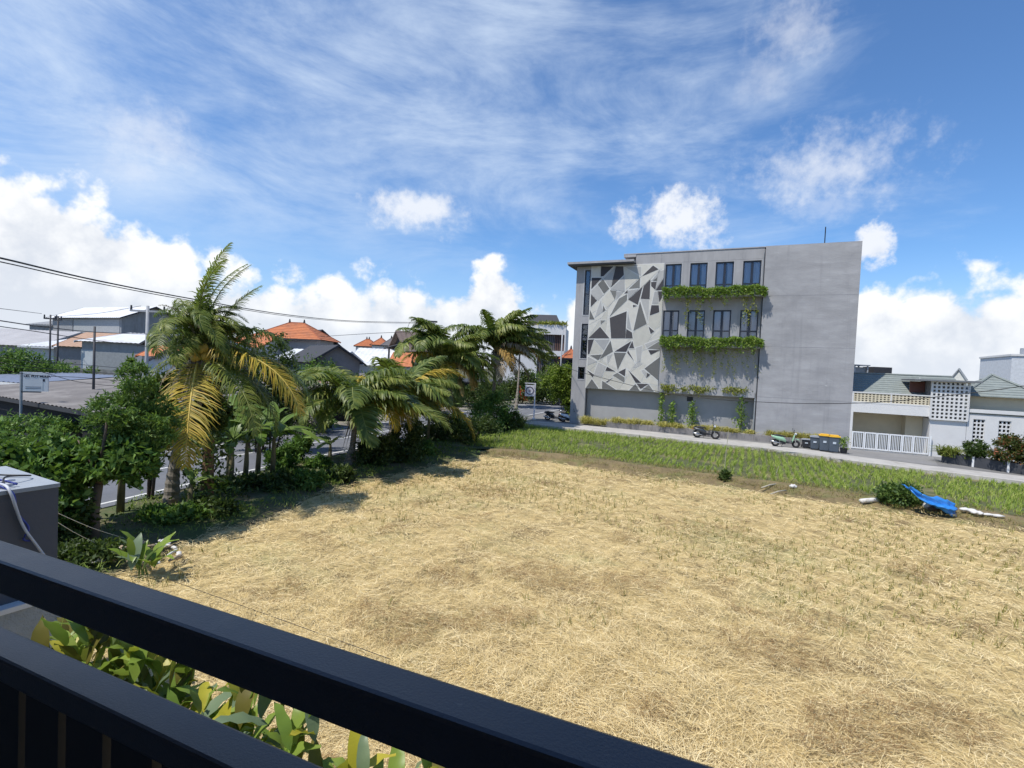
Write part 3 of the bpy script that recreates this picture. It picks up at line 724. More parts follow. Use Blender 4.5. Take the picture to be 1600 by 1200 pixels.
for s in [-18.9, -18.3, -17.7, -17.1, -16.3, -15.7, -15.2, -14.7, -14.1, -13.6, -12.4, -11.6, -11.2, -10.0, -9.3, -8.6, -7.9, -7.4, -6.3, -5.0, -4.5, -4.0, -3.5, -3.0, -2.5, -2.0, -1.5]:
    low = s < -17; y_ = random.uniform(-.6, -.3)
    seg = 'beside the parked white scooter' if s < -17 else 'under the mosaic panel' if s < -13 else 'under the hanging creepers' if s < -5.9 else 'behind the green scooter and bins'
    tuft('ornamental_grass', HL(s + random.uniform(-.1, .1), y_, .3 if low else .6), random.uniform(.58, .88) + (.3 if low else 0), .62, 190, ORN, 'yellow green ornamental grass clump ' + seg, group='ornamental grass along the grey building ' + seg)
# ------------------------------------------------------------------ white house beside the grey building
house = thing('white_house', 'white house with breeze block screens and a grey green tiled roof', 'house', H0, RZ)
WH = mat('white_house_wall', (.66, .65, .63), .7, .05, 1.2, .1, 14, stain=((.48, .48, .47), 1.4, .55, .8, .4))
OLIVE = mat('carport_wall', (.42, .40, .33), .8, .05, 1.4)
BROWN = mat('brown_door', (.15, .055, .04), .5, .12, 6)
TILE = mat('grey_green_roof_tile', (.215, .24, .225), .75, .14, 3, .2, 20)
TILE_E = mat('grey_stripe_band', (.075, .095, .09), .8, .1)  # dark grey of the stripe below the wall coping
def lattice(x0, x1, z0, z1, nx, nz, y0, y1, bar=.38):
    b = MB(); w_ = (x1 - x0) / nx; h_ = (z1 - z0) / nz; bx_, bz = w_ * bar / 2, h_ * bar / 2
    for i in range(nx + 1):
        x = x0 + i * w_; b.box((max(x0, x - bx_), y0, z0), (min(x1, x + bx_), y1, z1))
    for j in range(nz + 1):
        z = z0 + j * h_
        for i in range(nx):
            b.box((x0 + i * w_ + bx_, y0 + .004, max(z0, z - bz)), (x0 + (i + 1) * w_ - bx_, y1 - .004, min(z1, z + bz)))
    return b
MB().box((-.02, -.32, .1), (.12, 3.4, 3.4)).build('carport_column', WH, house)
MB().box((.12, -.32, 2.76), (4.36, 3.4, 3.4)).build('carport_beam', WH, house)
MB().box((.12, 3.2, .1), (4.36, 3.4, 2.76)).build('carport_wall', OLIVE, house)
MB().box((3.4, 1.2, .1), (4.34, 3.19, 2.75)).build('carport_side_wall', CREAM, house)
d_ = MB().box((2.42, 3.10, .2), (3.38, 3.195, 2.7)).build('door', BROWN, house)
MB().box((.12, -.3, .1), (4.3, 3.2, .215)).build('carport_floor', CEMENT, house)
MB().box((4.36, -.3, .1), (6.22, 3.4, 2.62)).build('front_wall', WH, house)
sc = lattice(4.34, 6.2, 2.66, 5.08, 8, 10, -.42, -.30, .42).build('breeze_block_screen', WH, house)
MB().box((4.3, -.44, 2.6), (6.24, -.28, 2.655)).box((4.28, -.44, 2.66), (4.335, -.28, 5.08)).box((6.205, -.44, 2.66), (6.26, -.28, 5.08)).build('screen_frame', WH, sc)
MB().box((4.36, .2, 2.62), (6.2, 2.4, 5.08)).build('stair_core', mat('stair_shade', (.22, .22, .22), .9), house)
MB().box((3.3, -.75, 5.09), (6.75, 2.6, 5.2)).build('flat_roof_slab', mat('slab_edge', (.16, .17, .18), .8), house)
bs = lattice(.10, 2.16, 3.5, 4.08, 10, 4, -.3, -.2, .45).build('balcony_screen', CREAM, house)
lattice(2.24, 4.26, 3.5, 4.08, 10, 4, -.3, -.2, .45).build('balcony_screen', CREAM, house)
MB().box((.0, -.33, 4.08), (4.33, -.16, 4.16)).box((2.165, -.32, 3.41), (2.235, -.17, 4.08)).box((.0, -.33, 3.402), (4.33, -.17, 3.5)).box((.0, -.32, 3.5), (.09, -.17, 4.08)).build('balcony_frame', WH, house)
MB().box((.0, -.15, 3.40), (4.3, 2.2, 3.46)).build('balcony_floor', CEMENT, house)
MB().box((0, 2.0, 3.46), (3.5, 2.2, 4.3)).build('upper_wall', CREAM, house)
MB().box((3.5, 1.2, 3.46), (4.33, 1.3, 5.05)).build('upper_door', BROWN, house)
def tiled_slope(parent, e0, e1, r0, r1, n, name='roof_slope'):
    """stepped tile courses from the eave line e0-e1 up to the ridge line r0-r1"""
    b = MB(); e0, e1, r0, r1 = map(Vector, (e0, e1, r0, r1))
    for i in range(n):
        a, c = i / n, (i + 1) / n; up_ = Vector((0, 0, .045))
        p0, p1 = e0.lerp(r0, a), e1.lerp(r1, a); q0, q1 = e0.lerp(r0, c), e1.lerp(r1, c)
        b.poly([p0 + up_, p1 + up_, q1, q0]).poly([p0 - up_ * .3, p1 - up_ * .3, p1 + up_, p0 + up_])
    return b.build(name, TILE, parent)
tiled_slope(house, (-.3, .9, 4.12), (4.5, .9, 4.12), (.5, 3.6, 5.45), (4.5, 3.6, 5.45), 9)
tiled_slope(house, (4.5, 1.5, 4.6), (6.9, 1.5, 4.6), (4.5, 3.6, 5.45), (6.4, 3.6, 5.45), 5)
tiled_slope(house, (-.3, 6.3, 4.12), (-.3, .9, 4.12), (.5, 3.6, 5.45), (.5, 3.6, 5.45), 9)
MB().tube([(-.3, .9, 4.18), (.5, 3.6, 5.5), (6.4, 3.6, 5.5)], .07, 6).build('ridge_cap', TILE, house)
MB().box((-.1, 2.2, .1), (9.2, 9, 4.15)).build('house_core', CREAM, house)
rw = holes_wall(6.24, 10.6, .1, 3.12, [(6.55, 7.13, 1.3, 2.8), (7.79, 8.38, 1.3, 2.8), (9.0, 9.6, 1.3, 2.8)], -.3, -.1).build('side_wall', WH, house)
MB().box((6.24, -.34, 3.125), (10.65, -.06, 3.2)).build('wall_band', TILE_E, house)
MB().box((6.24, -.36, 3.205), (10.65, -.04, 3.42)).build('wall_coping', WH, house)
for x0 in (6.55, 7.79, 9.0):
    s_ = lattice(x0, x0 + .585, 1.3, 2.8, 3, 6, -.24, -.16, .36).build('block_window', WH, house)
    MB().box((x0 - .02, -.07, 1.28), (x0 + .61, -.05, 2.82)).build('block_window_backing', ROOM, s_)
MB().box((6.3, .9, 3.0), (10.4, 2.19, 4.25)).build('rear_wall', CREAM, house)
for e0, e1, r in (((6.1, .4, 4.25), (10.4, .4, 4.25), (8.2, 2.6, 5.65)), ((6.1, 4.8, 4.25), (6.1, .4, 4.25), (8.2, 2.6, 5.65)), ((10.4, .4, 4.25), (10.4, 4.8, 4.25), (8.2, 2.6, 5.65))):
    tiled_slope(house, e0, e1, r, r, 9)
MB().tube([(6.1, .4, 4.32), (8.2, 2.6, 5.72)], .08, 6).tube([(10.4, .4, 4.32), (8.2, 2.6, 5.72)], .08, 6).build('ridge_cap', TILE, house)
# sliding gate
gate = thing('white_gate', 'white slatted metal gate across the carport of the white house', 'gate', HL(0, -.42, 0), RZ)
GW = mat('gate_paint', (.74, .75, .75), .5, .05)
xs = [.1, .82, 1.52, 2.22, 2.92, 3.5, 4.36]
for a, c in zip(xs[:-1], xs[1:]):
    MB().box((a + .01, -.03, .28), (a + .09, .03, 1.44)).box((c - .07, -.03, .28), (c - .01, .03, 1.44)).box((a + .09, -.03, 1.36), (c - .07, .03, 1.44)).box((a + .09, -.03, .28), (c - .07, .03, .36)).build('gate_leaf_frame', GW, gate)
    n = max(3, int((c - a) / .105)); b = MB()
    for i in range(1, n): x = a + .09 + (c - a - .16) * i / n; b.box((x - .018, -.012, .362), (x + .018, .012, 1.358))
    kind(b.build('gate_slats', GW, gate), 'stuff')
MB().box((4.37, -.05, .2), (4.47, .05, 1.5)).build('gate_post', GW, gate)
MB().box((.1, -.06, .2), (4.36, .06, .235)).build('gate_track', STEEL, gate)
# driveway apron
b = MB().poly([HL(.0, -.45, .198), HL(4.6, -.45, .198), G(1466, 728.5, .206), G(1300, 708, .206)]); kind(b.build('driveway', mat('driveway_concrete', (.20, .195, .19), .95, .15, 1.2, .2, 30)), 'structure')
# stone planters with shrubs in front of the white house
PB = mat('dark_stone_planter', (.045, .048, .055), .7, .2, 3, .3, 18)
pa, pc = G(1470, 722), G(1600, 742); pdv = (pc - pa).normalized(); pnv = Vector((-pdv.y, pdv.x, 0)); pc = pc + pdv * 4
pl = thing('stone_planter', 'dark stone planter along the white house wall', 'planter', pa, math.atan2(pdv.y, pdv.x)); Lp = (pc - pa).length
for i in range(5): MB().box((Lp * i / 5 + .02, 0, 0), (Lp * (i + 1) / 5 - .02, .7, .55)).build('planter_panel', PB, pl)
for i in range(1, 5): MB().box((Lp * i / 5 - .05, -.04, 0), (Lp * i / 5 + .05, -.004, .6)).build('planter_post', WHITE, pl)
SHRUB = leafmat('shrub_leaves', [(0, (.015, .03, .008)), (.5, (.04, .075, .015)), (.85, (.09, .13, .03)), (1, (.20, .20, .05))], .25)
LEAF_B = leafmat('bund_bush_leaves', [(0, (.02, .045, .01)), (.5, (.06, .115, .025)), (1, (.20, .28, .07))], .3)
RSHRUB = leafmat('red_tipped_leaves', [(0, (.02, .035, .01)), (.45, (.045, .075, .015)), (.7, (.11, .10, .03)), (.85, (.28, .075, .03)), (1, (.40, .14, .05))], .25)
def bush(name, label, loc, ells, n, leaf, m, cat='bush', group=None, stem=True, clump=.16, nclump=46, asp=.5):
    r = thing(name, label, cat, loc, 0, group)
    V, F = leaf_geo(blob_points(n, ells, clump, nclump), leaf, leaf * asp); npmesh('foliage', V, F, m, r)
    if stem:
        for c, rad in ells[:3]: MB().tube([(c[0] * .3, c[1] * .3, 0), (c[0] * .7, c[1] * .7, c[2] * .5), c], [.05, .035, .012], 6).build('stem', WOOD_D, r)
    return r
def plpt(t, back=.35, z=.7): return pa + pdv * t + pnv * back + Vector((0, 0, z - .2))
tuft('feather_palm', plpt(.25, .2, .6), 1.05, .8, 320, leafmat('areca_leaves', [(0, (.07, .10, .02)), (.5, (.18, .22, .04)), (1, (.36, .33, .08))], .3), 'yellow green feathery palm clump by the white gate post', 'palm', W=.05)
bush('round_shrub', 'rounded dark green shrub in the stone planter next to the feathery palm', plpt(1.45), [((0, 0, .45), (.55, .5, .55))], 1500, .16, SHRUB)
bush('tall_shrub', 'tall dark shrub with rusty tips before the block windows', plpt(2.9), [((0, 0, .6), (.85, .7, .8)), ((.3, 0, 1.0), (.5, .5, .5))], 3000, .16, RSHRUB)
bush('red_tipped_shrub', 'red tipped shrub at the far right edge of the stone planter', plpt(4.5), [((0, 0, .6), (.8, .7, .85)), ((.5, 0, .9), (.6, .5, .6))], 3000, .16, RSHRUB)

# ------------------------------------------------------------------ wheeled bins and pot
def bin_(loc, rz, h, wd, body, lid, label):
    t = thing('wheelie_bin', label, 'bin', loc, rz, 'bins by the grey building'); a, c = wd * .42, wd * .5
    b = MB(); n = len(b.v)
    b.v += [(-a, -a, .05), (a, -a, .05), (a, a, .05), (-a, a, .05), (-c, -c, h * .88), (c, -c, h * .88), (c, c, h * .88), (-c, c, h * .88)]
    b.f += [(0, 3, 2, 1), (4, 5, 6, 7), (0, 1, 5, 4), (1, 2, 6, 5), (2, 3, 7, 6), (3, 0, 4, 7)]; b.build('body', body, t, bevel=.02)
    l = MB().box((-c - .03, -c - .04, h * .88), (c + .03, c + .05, h * .95)); l.build('lid', lid, t, bevel=.02)
    MB().box((-c * .8, -c * .7, h * .95), (c * .8, c * .7, h)).build('lid_dome', lid, t, bevel=.02)
    for sx in (-1, 1): MB().disc((sx * (c + .0), c, .1), .1, (1, 0, 0), .06, 14).build('wheel', BLACKM, t)
    MB().box((-.09, -c - .012, h * .5), (.09, -c - .0, h * .62)).build('label_plate', mat('pale_sticker', (.5, .55, .6), .6), t)
BODY = mat('slate_plastic', (.075, .095, .12), .5, .08); YEL = mat('yellow_plastic', (.72, .42, .03), .45, .06); GREYL = mat('grey_plastic', (.28, .30, .33), .5)
bin_(G(1259, 699.5), RZ, .62, .5, mat('black_plastic', (.03, .03, .035), .5), GREYL, 'small low black bin next to the green scooter')
bin_(G(1272, 702), RZ, .92, .52, BODY, GREYL, 'dark blue bin with grey lid between small bin and yellow lidded bins')
bin_(G(1287, 704.5), RZ, 1.12, .6, BODY, YEL, 'slate bin with yellow lid, the left one of the two')
bin_(G(1302, 706.5), RZ, 1.12, .6, BODY, YEL, 'slate bin with yellow lid, the right one nearest the gate')
pt = thing('plant_pot', 'black pot with small plant beside the white gate', 'pot', G(1318, 708.5))
MB().tube([(0, 0, 0), (0, 0, .36)], [.17, .22], 14).build('pot', BLACKM, pt)
V, F = leaf_geo(blob_points(220, [((0, 0, .7), (.25, .25, .3))], .3, 10), .15, .06); npmesh('foliage', V, F, VINE, pt)

# ------------------------------------------------------------------ scooters
RUB = mat('tyre_rubber', (.02, .02, .02), .8, .1); CHROME = mat('chrome', (.5, .5, .5), .25, .1, metal=.9); SEAT = mat('seat_vinyl', (.018, .018, .02), .5)
LAMP = mat('headlamp_lens', (.6, .62, .65), .15, .05); REDL = mat('tail_lamp', (.4, .02, .02), .3)
def torus(c, R_, r, n=20, k=8):
    b = MB()
    for i in range(n):
        th = 2 * math.pi * i / n
        for j in range(k):
            ph = 2 * math.pi * j / k; b.v.append((c[0] + (R_ + r * math.cos(ph)) * math.cos(th), c[1] + r * math.sin(ph), c[2] + (R_ + r * math.cos(ph)) * math.sin(th)))
    for i in range(n):
        for j in range(k): b.f.append((i * k + j, ((i + 1) % n) * k + j, ((i + 1) % n) * k + (j + 1) % k, i * k + (j + 1) % k))
    return b
def loft(profile, n=10):
    """closed body from rings (x, z, half width, half height)"""
    b = MB()
    for x, z, hw, hh in profile:
        for j in range(n):
            a = 2 * math.pi * j / n; cx = math.copysign(abs(math.cos(a)) ** .7, math.cos(a)); sx = math.copysign(abs(math.sin(a)) ** .7, math.sin(a)); b.v.append((x, hw * cx, z + hh * sx))
    k = len(profile)
    for i in range(k - 1):
        for j in range(n): b.f.append((i * n + j, i * n + (j + 1) % n, (i + 1) * n + (j + 1) % n, (i + 1) * n + j))
    b.f += [tuple(range(n)), tuple((k - 1) * n + j for j in range(n - 1, -1, -1))]; return b
def scooter(loc, rz, paint, label, R_=.21, seat_z=.76, group='parked scooters and motorbikes', lean=0.06):
    t = thing('scooter', label, 'scooter', loc, rz, group); t.rotation_euler = (lean, 0, rz)
    for x in (-.62, .62):
        ty = torus((x, 0, R_ + .065), R_, .065).build('wheel', RUB, t, True)
        MB().disc((x, 0, R_ + .065), R_ * .55, (0, 1, 0), .07, 14).build('rim', CHROME, ty)
        b = MB()
        for i in range(5): a = i * 2 * math.pi / 5; b.tube([(x, 0, R_ + .065), (x + R_ * .95 * math.cos(a), 0, R_ + .065 + R_ * .95 * math.sin(a))], .018, 5)
        b.build('spokes', CHROME, ty)
    loft([(-.92, .72, .05, .03), (-.8, .68, .12, .09), (-.5, .60, .16, .15), (-.2, .55, .16, .17), (.0, .42, .15, .10)]).build('rear_body', paint, t, True)
    loft([(.02, .34, .14, .06), (.3, .34, .15, .05), (.42, .42, .15, .12)]).build('footboard', BLACKM, t, True)
    loft([(-.85, seat_z, .09, .03), (-.6, seat_z + .03, .13, .05), (-.3, seat_z, .14, .05), (-.02, seat_z - .04, .09, .04)]).build('seat', SEAT, t, True)
    b = loft([(.36, .40, .16, .10), (.44, .62, .19, .12), (.50, .82, .15, .10), (.52, .95, .10, .06)]); b.build('leg_shield', paint, t, True)
    loft([(.42, .53, .05, .02), (.6, .60, .09, .03), (.78, .56, .08, .03), (.88, .44, .04, .02)]).build('front_fender', paint, t, True)
    MB().tube([(.62, .06, R_ + .065), (.52, .05, .62)], .028, 8).tube([(.62, -.06, R_ + .065), (.52, -.05, .62)], .028, 8).build('fork', CHROME, t)
    MB().tube([(.46, -.33, 1.02), (.50, -.12, 1.0), (.50, .12, 1.0), (.46, .33, 1.02)], .02, 8).build('handlebar', BLACKM, t)
    MB().ball((.56, 0, .93), (.09, .11, .08)).build('headlight', LAMP, t, True)
    for sy in (-1, 1):
        mr = MB().tube([(.46, sy * .26, 1.02), (.42, sy * .30, 1.2)], .01, 6).build('mirror_stalk', BLACKM, t); MB().ball((.42, sy * .31, 1.23), (.02, .07, .045)).build('mirror', BLACKM, mr, True)
    MB().ball((-.93, 0, .66), (.03, .08, .04)).build('tail_light', REDL, t, True)
    MB().tube([(-.25, -.15, .28), (-.6, -.17, .30), (-.95, -.18, .40)], [.03, .05, .055], 8).build('exhaust', CHROME, t, True)
    MB().tube([(-.1, .05, .34), (-.2, .2, .02)], .015, 6).build('kickstand', BLACKM, t)
    MB().box((-.35, -.1, .2), (.0, .1, .42)).build('engine', BLACKM, t, bevel=.03)
    return t
PBLK = mat('black_paint', (.012, .012, .015), .25, .1, spec=.6, coat=.5); PWHT = mat('white_gloss', (.72, .73, .75), .3, .04, coat=.5)
PGRN = mat('mint_green_gloss', (.30, .50, .33), .3, .05, coat=.5); PGRY = mat('dark_grey_gloss', (.035, .04, .048), .3, .1, coat=.5); PRED = mat('red_gloss', (.45, .03, .03), .3, .05, coat=.5)
scooter(G(866, 657.5), RZ + .15, PBLK, 'black scooter parked left of the white one by the green hedge')
scooter(G(890, 660), RZ + .05, PWHT, 'white scooter parked at the left corner of the grey building')
scooter(G(1103, 685), RZ, PGRY, 'large black scooter parked alone before the planter', .24, .80)
scooter(G(1227, 698.5), RZ + .1, PGRN, 'mint green scooter parked left of the bins', .19)
scooter(G(704, 662), 1.2, PRED, 'red and black scooter half hidden by bushes beside the road', group='scooters on the roadside')
scooter(G(768, 640), 1.1, PWHT, 'white scooter parked under the palms at the far roadside', group='scooters on the roadside')

# ------------------------------------------------------------------ round emblem sign
sg = thing('emblem_sign', 'white post sign with a round dark ring emblem beside the road', 'sign', G(834, 655), .1)
SW = mat('sign_white', (.74, .72, .76), .5, .04); SD = mat('sign_dark_print', (.10, .08, .13), .6)
hb = 2.15
MB().tube([(0, 0, 0), (0, 0, 3.25)], .06, 10).box((-.16, -.16, 0), (.16, .16, .08)).build('post', SW, sg)
MB().box((-.95, -.03, 3.17), (.06, .03, 3.25)).build('arm', SW, sg)
bd = MB().box((-.90, -.04, 2.05), (-.08, .04, 3.05)).build('board', SW, sg)
MB().box((-.85, -.012, 3.05), (-.81, .012, 3.17)).box((-.17, -.012, 3.05), (-.13, .012, 3.17)).build('hanger', STEEL, sg)
def ring(cx, cz, r0, r1, y, n=36):
    b = MB()
    for i in range(n):
        a, c = 2 * math.pi * i / n, 2 * math.pi * (i + 1) / n
        b.poly([(cx + r0 * math.cos(a), y, cz + r0 * math.sin(a)), (cx + r1 * math.cos(a), y, cz + r1 * math.sin(a)), (cx + r1 * math.cos(c), y, cz + r1 * math.sin(c)), (cx + r0 * math.cos(c), y, cz + r0 * math.sin(c))])
    return b
ring(-.49, 2.55, .29, .37, -.055).build('ring', SD, bd)
b = ring(-.49, 2.55, .0, .09, -.055)
for i in range(10): a = i * math.pi / 5; b.poly([(-.49 + .10 * math.cos(a - .2), -.044, 2.55 + .10 * math.sin(a - .2)), (-.49 + .10 * math.cos(a + .2), -.044, 2.55 + .10 * math.sin(a + .2)), (-.49 + .17 * math.cos(a), -.044, 2.55 + .17 * math.sin(a))])
b.build('emblem', mat('sign_lilac_print', (.28, .24, .33), .6), bd)

# ------------------------------------------------------------------ blue tarp heap on the bund
TB = G(1466, 803, .12)
BLUE = mat('blue_tarpaulin', (.03, .20, .56), .35, .12, 5, .3, 22, spec=.5)
top_ = [(-1.2, .55, 1.16), (-.85, .5, .88), (-.45, .5, .74), (0, .55, .68), (.4, .55, .70), (.78, .45, .46)]
bot_ = [(-1.08, .2, .92), (-.7, -.1, .50), (-.3, -.25, .33), (.05, -.35, .18), (.38, -.35, .03), (.70, -.1, .02)]
b = MB(); nu, nv = 44, 16
def samp(L, t):
    f = t * (len(L) - 1); i = min(int(f), len(L) - 2); return Vector(L[i]).lerp(Vector(L[i + 1]), f - i)
for i in range(nu + 1):
    u = i / nu
    for j in range(nv + 1):
        v = j / nv; p = samp(top_, u).lerp(samp(bot_, u), v); bul = math.sin(v * math.pi)
        p.z += .12 * bul + .07 * math.sin(u * 5 + v * 13) * bul + .045 * math.sin(v * 24 + u * 6 + 1) + .025 * math.sin(u * 37 + v * 8) * v
        p.y -= .16 * bul + .07 * math.sin(v * 15 + u * 4) + .04 * math.sin(u * 22 - v * 6); b.v.append(tuple(p))
for i in range(nu):
    for j in range(nv): a = i * (nv + 1) + j; b.f.append((a, a + 1, a + nv + 2, a + nv + 1))
tp = b.build('blue_tarp', BLUE, None, True); tp.location = TB; tp.scale = (.86, .9, .78); tag(tp, 'crumpled bright blue tarpaulin draped beside the bush on the bund', 'tarpaulin')
md = tp.modifiers.new('thick', 'SOLIDIFY'); md.thickness = .012
bush('bund_bush', 'dense dark green bush growing on the bund under the blue tarp', G(1398, 790, .1), [((0, 0, .38), (.62, .5, .46)), ((.5, .1, .38), (.5, .45, .42))], 4200, .13, LEAF_B, nclump=90)
def sack(loc, L, W_, h, rz, m, label, name='rubbish_bag', cat='rubbish'):
    b = MB(); n = 12
    for i in range(n + 1):
        u = i / n
        for j in range(10):
            a = 2 * math.pi * j / 10; k = math.sin(math.pi * (.08 + .84 * u)) ** .5
            b.v.append(((u - .5) * L, W_ / 2 * k * math.cos(a) * (1 + .25 * math.sin(u * 9 + a * 2)), h / 2 + h / 2 * k * math.sin(a) * (1 + .3 * math.sin(u * 13 + a * 3)) ))
    for i in range(n):
        for j in range(10): b.f.append((i * 10 + j, i * 10 + (j + 1) % 10, (i + 1) * 10 + (j + 1) % 10, (i + 1) * 10 + j))
    b.f += [tuple(range(10)), tuple(n * 10 + j for j in range(9, -1, -1))]
    o = b.build(name, m, None, True); o.location = loc; o.rotation_euler = (0, 0, rz); return tag(o, label, cat)
PAPER = mat('dirty_white_plastic', (.60, .58, .54), .7, .12, 6, .3, 14, stain=((.30, .26, .2), 5, .5, .7, .6))
sack(G(1513, 800, .24), .5, .22, .14, -.7, PAPER, 'white plastic sack just right of the blue tarp')
sack(G(1526, 804, .22), .35, .26, .14, -.4, PAPER, 'small white sack in the middle of the white rubbish')
sack(G(1550, 807, .2), .7, .16, .1, -.35, PAPER, 'long white plastic sheet at the right end of the rubbish')
sack(G(1488, 805, .1), .24, .2, .12, .2, mat('pinkish_rubbish', (.5, .36, .3), .8), 'pinkish scrap under the right end of the blue tarp')
sack(G(1449, 797, .1), .4, .3, .3, .9, PAPER, 'crumpled white scrap below the blue tarp near the bush')
sack(G(1462, 801, .08), .5, .35, .24, -.2, mat('brown_rubbish', (.12, .08, .06), .9, .3, 8), 'brown rubbish heap sheltered under the blue tarp')
sack(G(1239, 763, .16), .3, .22, .17, .2, PAPER, 'small white bag lying on the earth bund')
for a, c, r, lb in (((1345, 783), (1382, 782), .09, 'pale concrete pipe lying on the bund left of the bush'), ((1190, 762), (1215, 756), .03, 'thin pale stick lying on the bund left of the white bag'), ((1204, 772), (1228, 766), .025, 'thin branch on the bund below the white bag')):
    p, q = G(*a, .2), G(*c, .2); o = MB().tube([p, p.lerp(q, .5) + Vector((0, 0, .03)), q], r, 10).build('fallen_pole' if r < .05 else 'concrete_pipe', PAPER if r > .05 else mat('bleached_wood', (.42, .38, .30), .9), None, True); tag(o, lb, 'stick' if r < .05 else 'pipe')
for x, y0, y1, lb in ((1213, 728, 742, 'leaning thin white stake in the paddy right of centre'), (1132, 672, 735, 'tall bare reed standing at the paddy edge')):
    p = G(x, y1, .05); h = (y1 - y0) / 800 * p.y
    tag(MB().tube([p, p + Vector((.03, 0, h * .5)), p + Vector((.09, 0, h))], [.018, .015, .012], 6).build('thin_stake', mat('pale_stake', (.4, .38, .26), .9)), lb, 'stake')
bush('reed_bush', 'small dark weed clump at the paddy edge below the black scooter', G(1132, 752, .1), [((0, 0, .22), (.22, .2, .25))], 500, .12, SHRUB, stem=False)

# ------------------------------------------------------------------ balcony foreground
RB = math.atan2(-.384, .923); RO = Vector((-1.10, 1.10, 0))
RAILM = mat('dark_blue_black_rail', (.015, .018, .030), .38, .2, 9, .10, 240, spec=.7, stain=[((.060, .058, .055), 6, .56, .72, .5), ((.09, .088, .085), 38, .66, .74, .6)])
rail = thing('balcony_railing', 'dark painted metal balcony railing crossing the foreground', 'railing', RO, RB)
MB().box((-3.2, -.066, 4.217), (4.5, 0, 4.28)).build('top_rail', RAILM, rail, bevel=.007)
MB().box((-3.2, -.066, 4.045), (4.5, 0, 4.092)).build('middle_rail', RAILM, rail, bevel=.006)
SLAT = mat('dark_slat', (.014, .015, .018), .6, .15, 8)
sl_ = MB().box((0, -.052, 3.2), (.108, -.03, 4.044)).build('slat', SLAT, rail); sl_.location.x = -3.2
for i in range(1, 60):
    c = sl_.copy(); C.objects.link(c); c.parent = rail; c.location.x = -3.2 + i * .132
MB().box((-3.2, -.066, 3.15), (4.5, 0, 3.198)).build('bottom_rail', RAILM, rail)
for x in (-2.6, 2.9): MB().box((x, -.06, 3.1), (x + .06, -.006, 3.149)).box((x, -.06, 4.094), (x + .06, -.006, 4.215)).build('post', RAILM, rail)
bal = thing('balcony', 'shaded balcony carrying the dark railing', 'balcony', RO, RB)
MB().box((-6, -2.4, 2.9), (5, .06, 3.1)).build('floor_slab', CEMENT, bal)
MB().box((-6, -2.7, 0), (5, -2.42, 6.0)).build('rear_wall', mat('balcony_wall', (.25, .25, .25), .8), bal)
MB().box((-6.4, -2.7, 6.02), (5.2, -.3, 6.15)).build('shading_roof_slab', mat('balcony_soffit', (.2, .19, .18), .8), bal)  # unseen roof, added and sized to shade the railing but spare the plants
MB().box((-6, -2.4, 3.1), (-5.8, -.3, 6.0)).build('end_wall', mat('balcony_wall', (.25, .25, .25), .8), bal)

# grey boundary wall at the left with cables
WC = Vector((-5.56, 6.3, 0)); wrz = math.atan2(.88, .47)          # local x runs along the visible face towards its far corner
gw = thing('boundary_wall', 'smooth dark grey block wall at the left edge beyond the railing', 'wall', WC, wrz)
WG = mat('shaded_face_grey', (.085, .092, .11), .75, .10, 1.0, .15, 20);  # face colour darkened to carry the shade on this side
MB().box((-7, 0, 0), (0, 1.6, 2.97)).build('wall_body', WG, gw)
MB().box((-7, -.012, 2.972), (.012, 1.612, 3.02)).build('coping', mat('lit_top_grey', (.30, .33, .36), .7, .10, 2, .1, 30), gw)  # lighter grey puts the lit wall top into the colour
STU = mat('rough_stucco', (.36, .39, .40), .9, .12, 3, 1.0, 34)
MB().box((-7, -.14, 0), (.06, -.004, 1.62)).build('stucco_dado', STU, gw)
MB().box((-7, -.16, 1.622), (.07, -.002, 1.68)).build('lit_ledge_cap', WHITE, gw)  # white colour gives the stucco ledge its sunlit top
def cable(name, label, pts, r, m, cat='cable', group=None):
    pts = smooth_line([Vector(p) for p in pts], 6)
    o = MB().tube(pts, r, 6).build(name, m, None, True); return tag(o, label, cat, group)
CW = mat('white_cable', (.5, .52, .56), .5); CB = mat('blue_cable', (.03, .05, .28), .5); CK = mat('black_cable', (.01, .01, .012), .5)
def WP(x, y, z): return WC + Vector((math.cos(wrz) * x - math.sin(wrz) * y, math.sin(wrz) * x + math.cos(wrz) * y, z))
cable('white_cable', 'white cable hanging down the dark grey wall', [WP(-.55, .5, 3.05), WP(-.48, .1, 3.07), WP(-.46, -.06, 2.98), WP(-.36, -.07, 2.6), WP(-.22, -.08, 2.3), WP(-.02, -.1, 1.9), WP(.1, -.05, 1.75)], .016, CW)
cable('blue_cable', 'knotted blue cable on the dark grey wall face', [WP(-.5, .15, 3.06), WP(-.44, -.05, 2.98), WP(-.40, -.05, 2.75), WP(-.30, -.06, 2.55), WP(-.34, -.05, 2.42), WP(-.27, -.05, 2.38)], .012, CB)
cable('cable_coil', 'tangle of pale cables lying on the grey wall top', [WP(-.9, .2, 3.04), WP(-.7, .5, 3.08), WP(-.5, .3, 3.10), WP(-.62, .12, 3.06), WP(-.42, .22, 3.09), WP(-.30, .4, 3.05), WP(-.55, .6, 3.06), WP(-.75, .35, 3.08), WP(-.4, .1, 3.06)], .013, CW)
cable('black_cable', 'black cable looped across the grey wall top', [WP(-1.0, .9, 3.04), WP(-.6, .75, 3.14), WP(-.3, .8, 3.06), WP(-.1, .5, 3.06), WP(-.4, .3, 3.12), WP(-.48, .05, 3.05)], .010, CK)
cable('blue_cable', 'blue cable lying among the pale coil on the grey wall top', [WP(-.95, .05, 3.04), WP(-.7, .15, 3.06), WP(-.5, .25, 3.11), WP(-.35, .12, 3.05)], .012, CB)
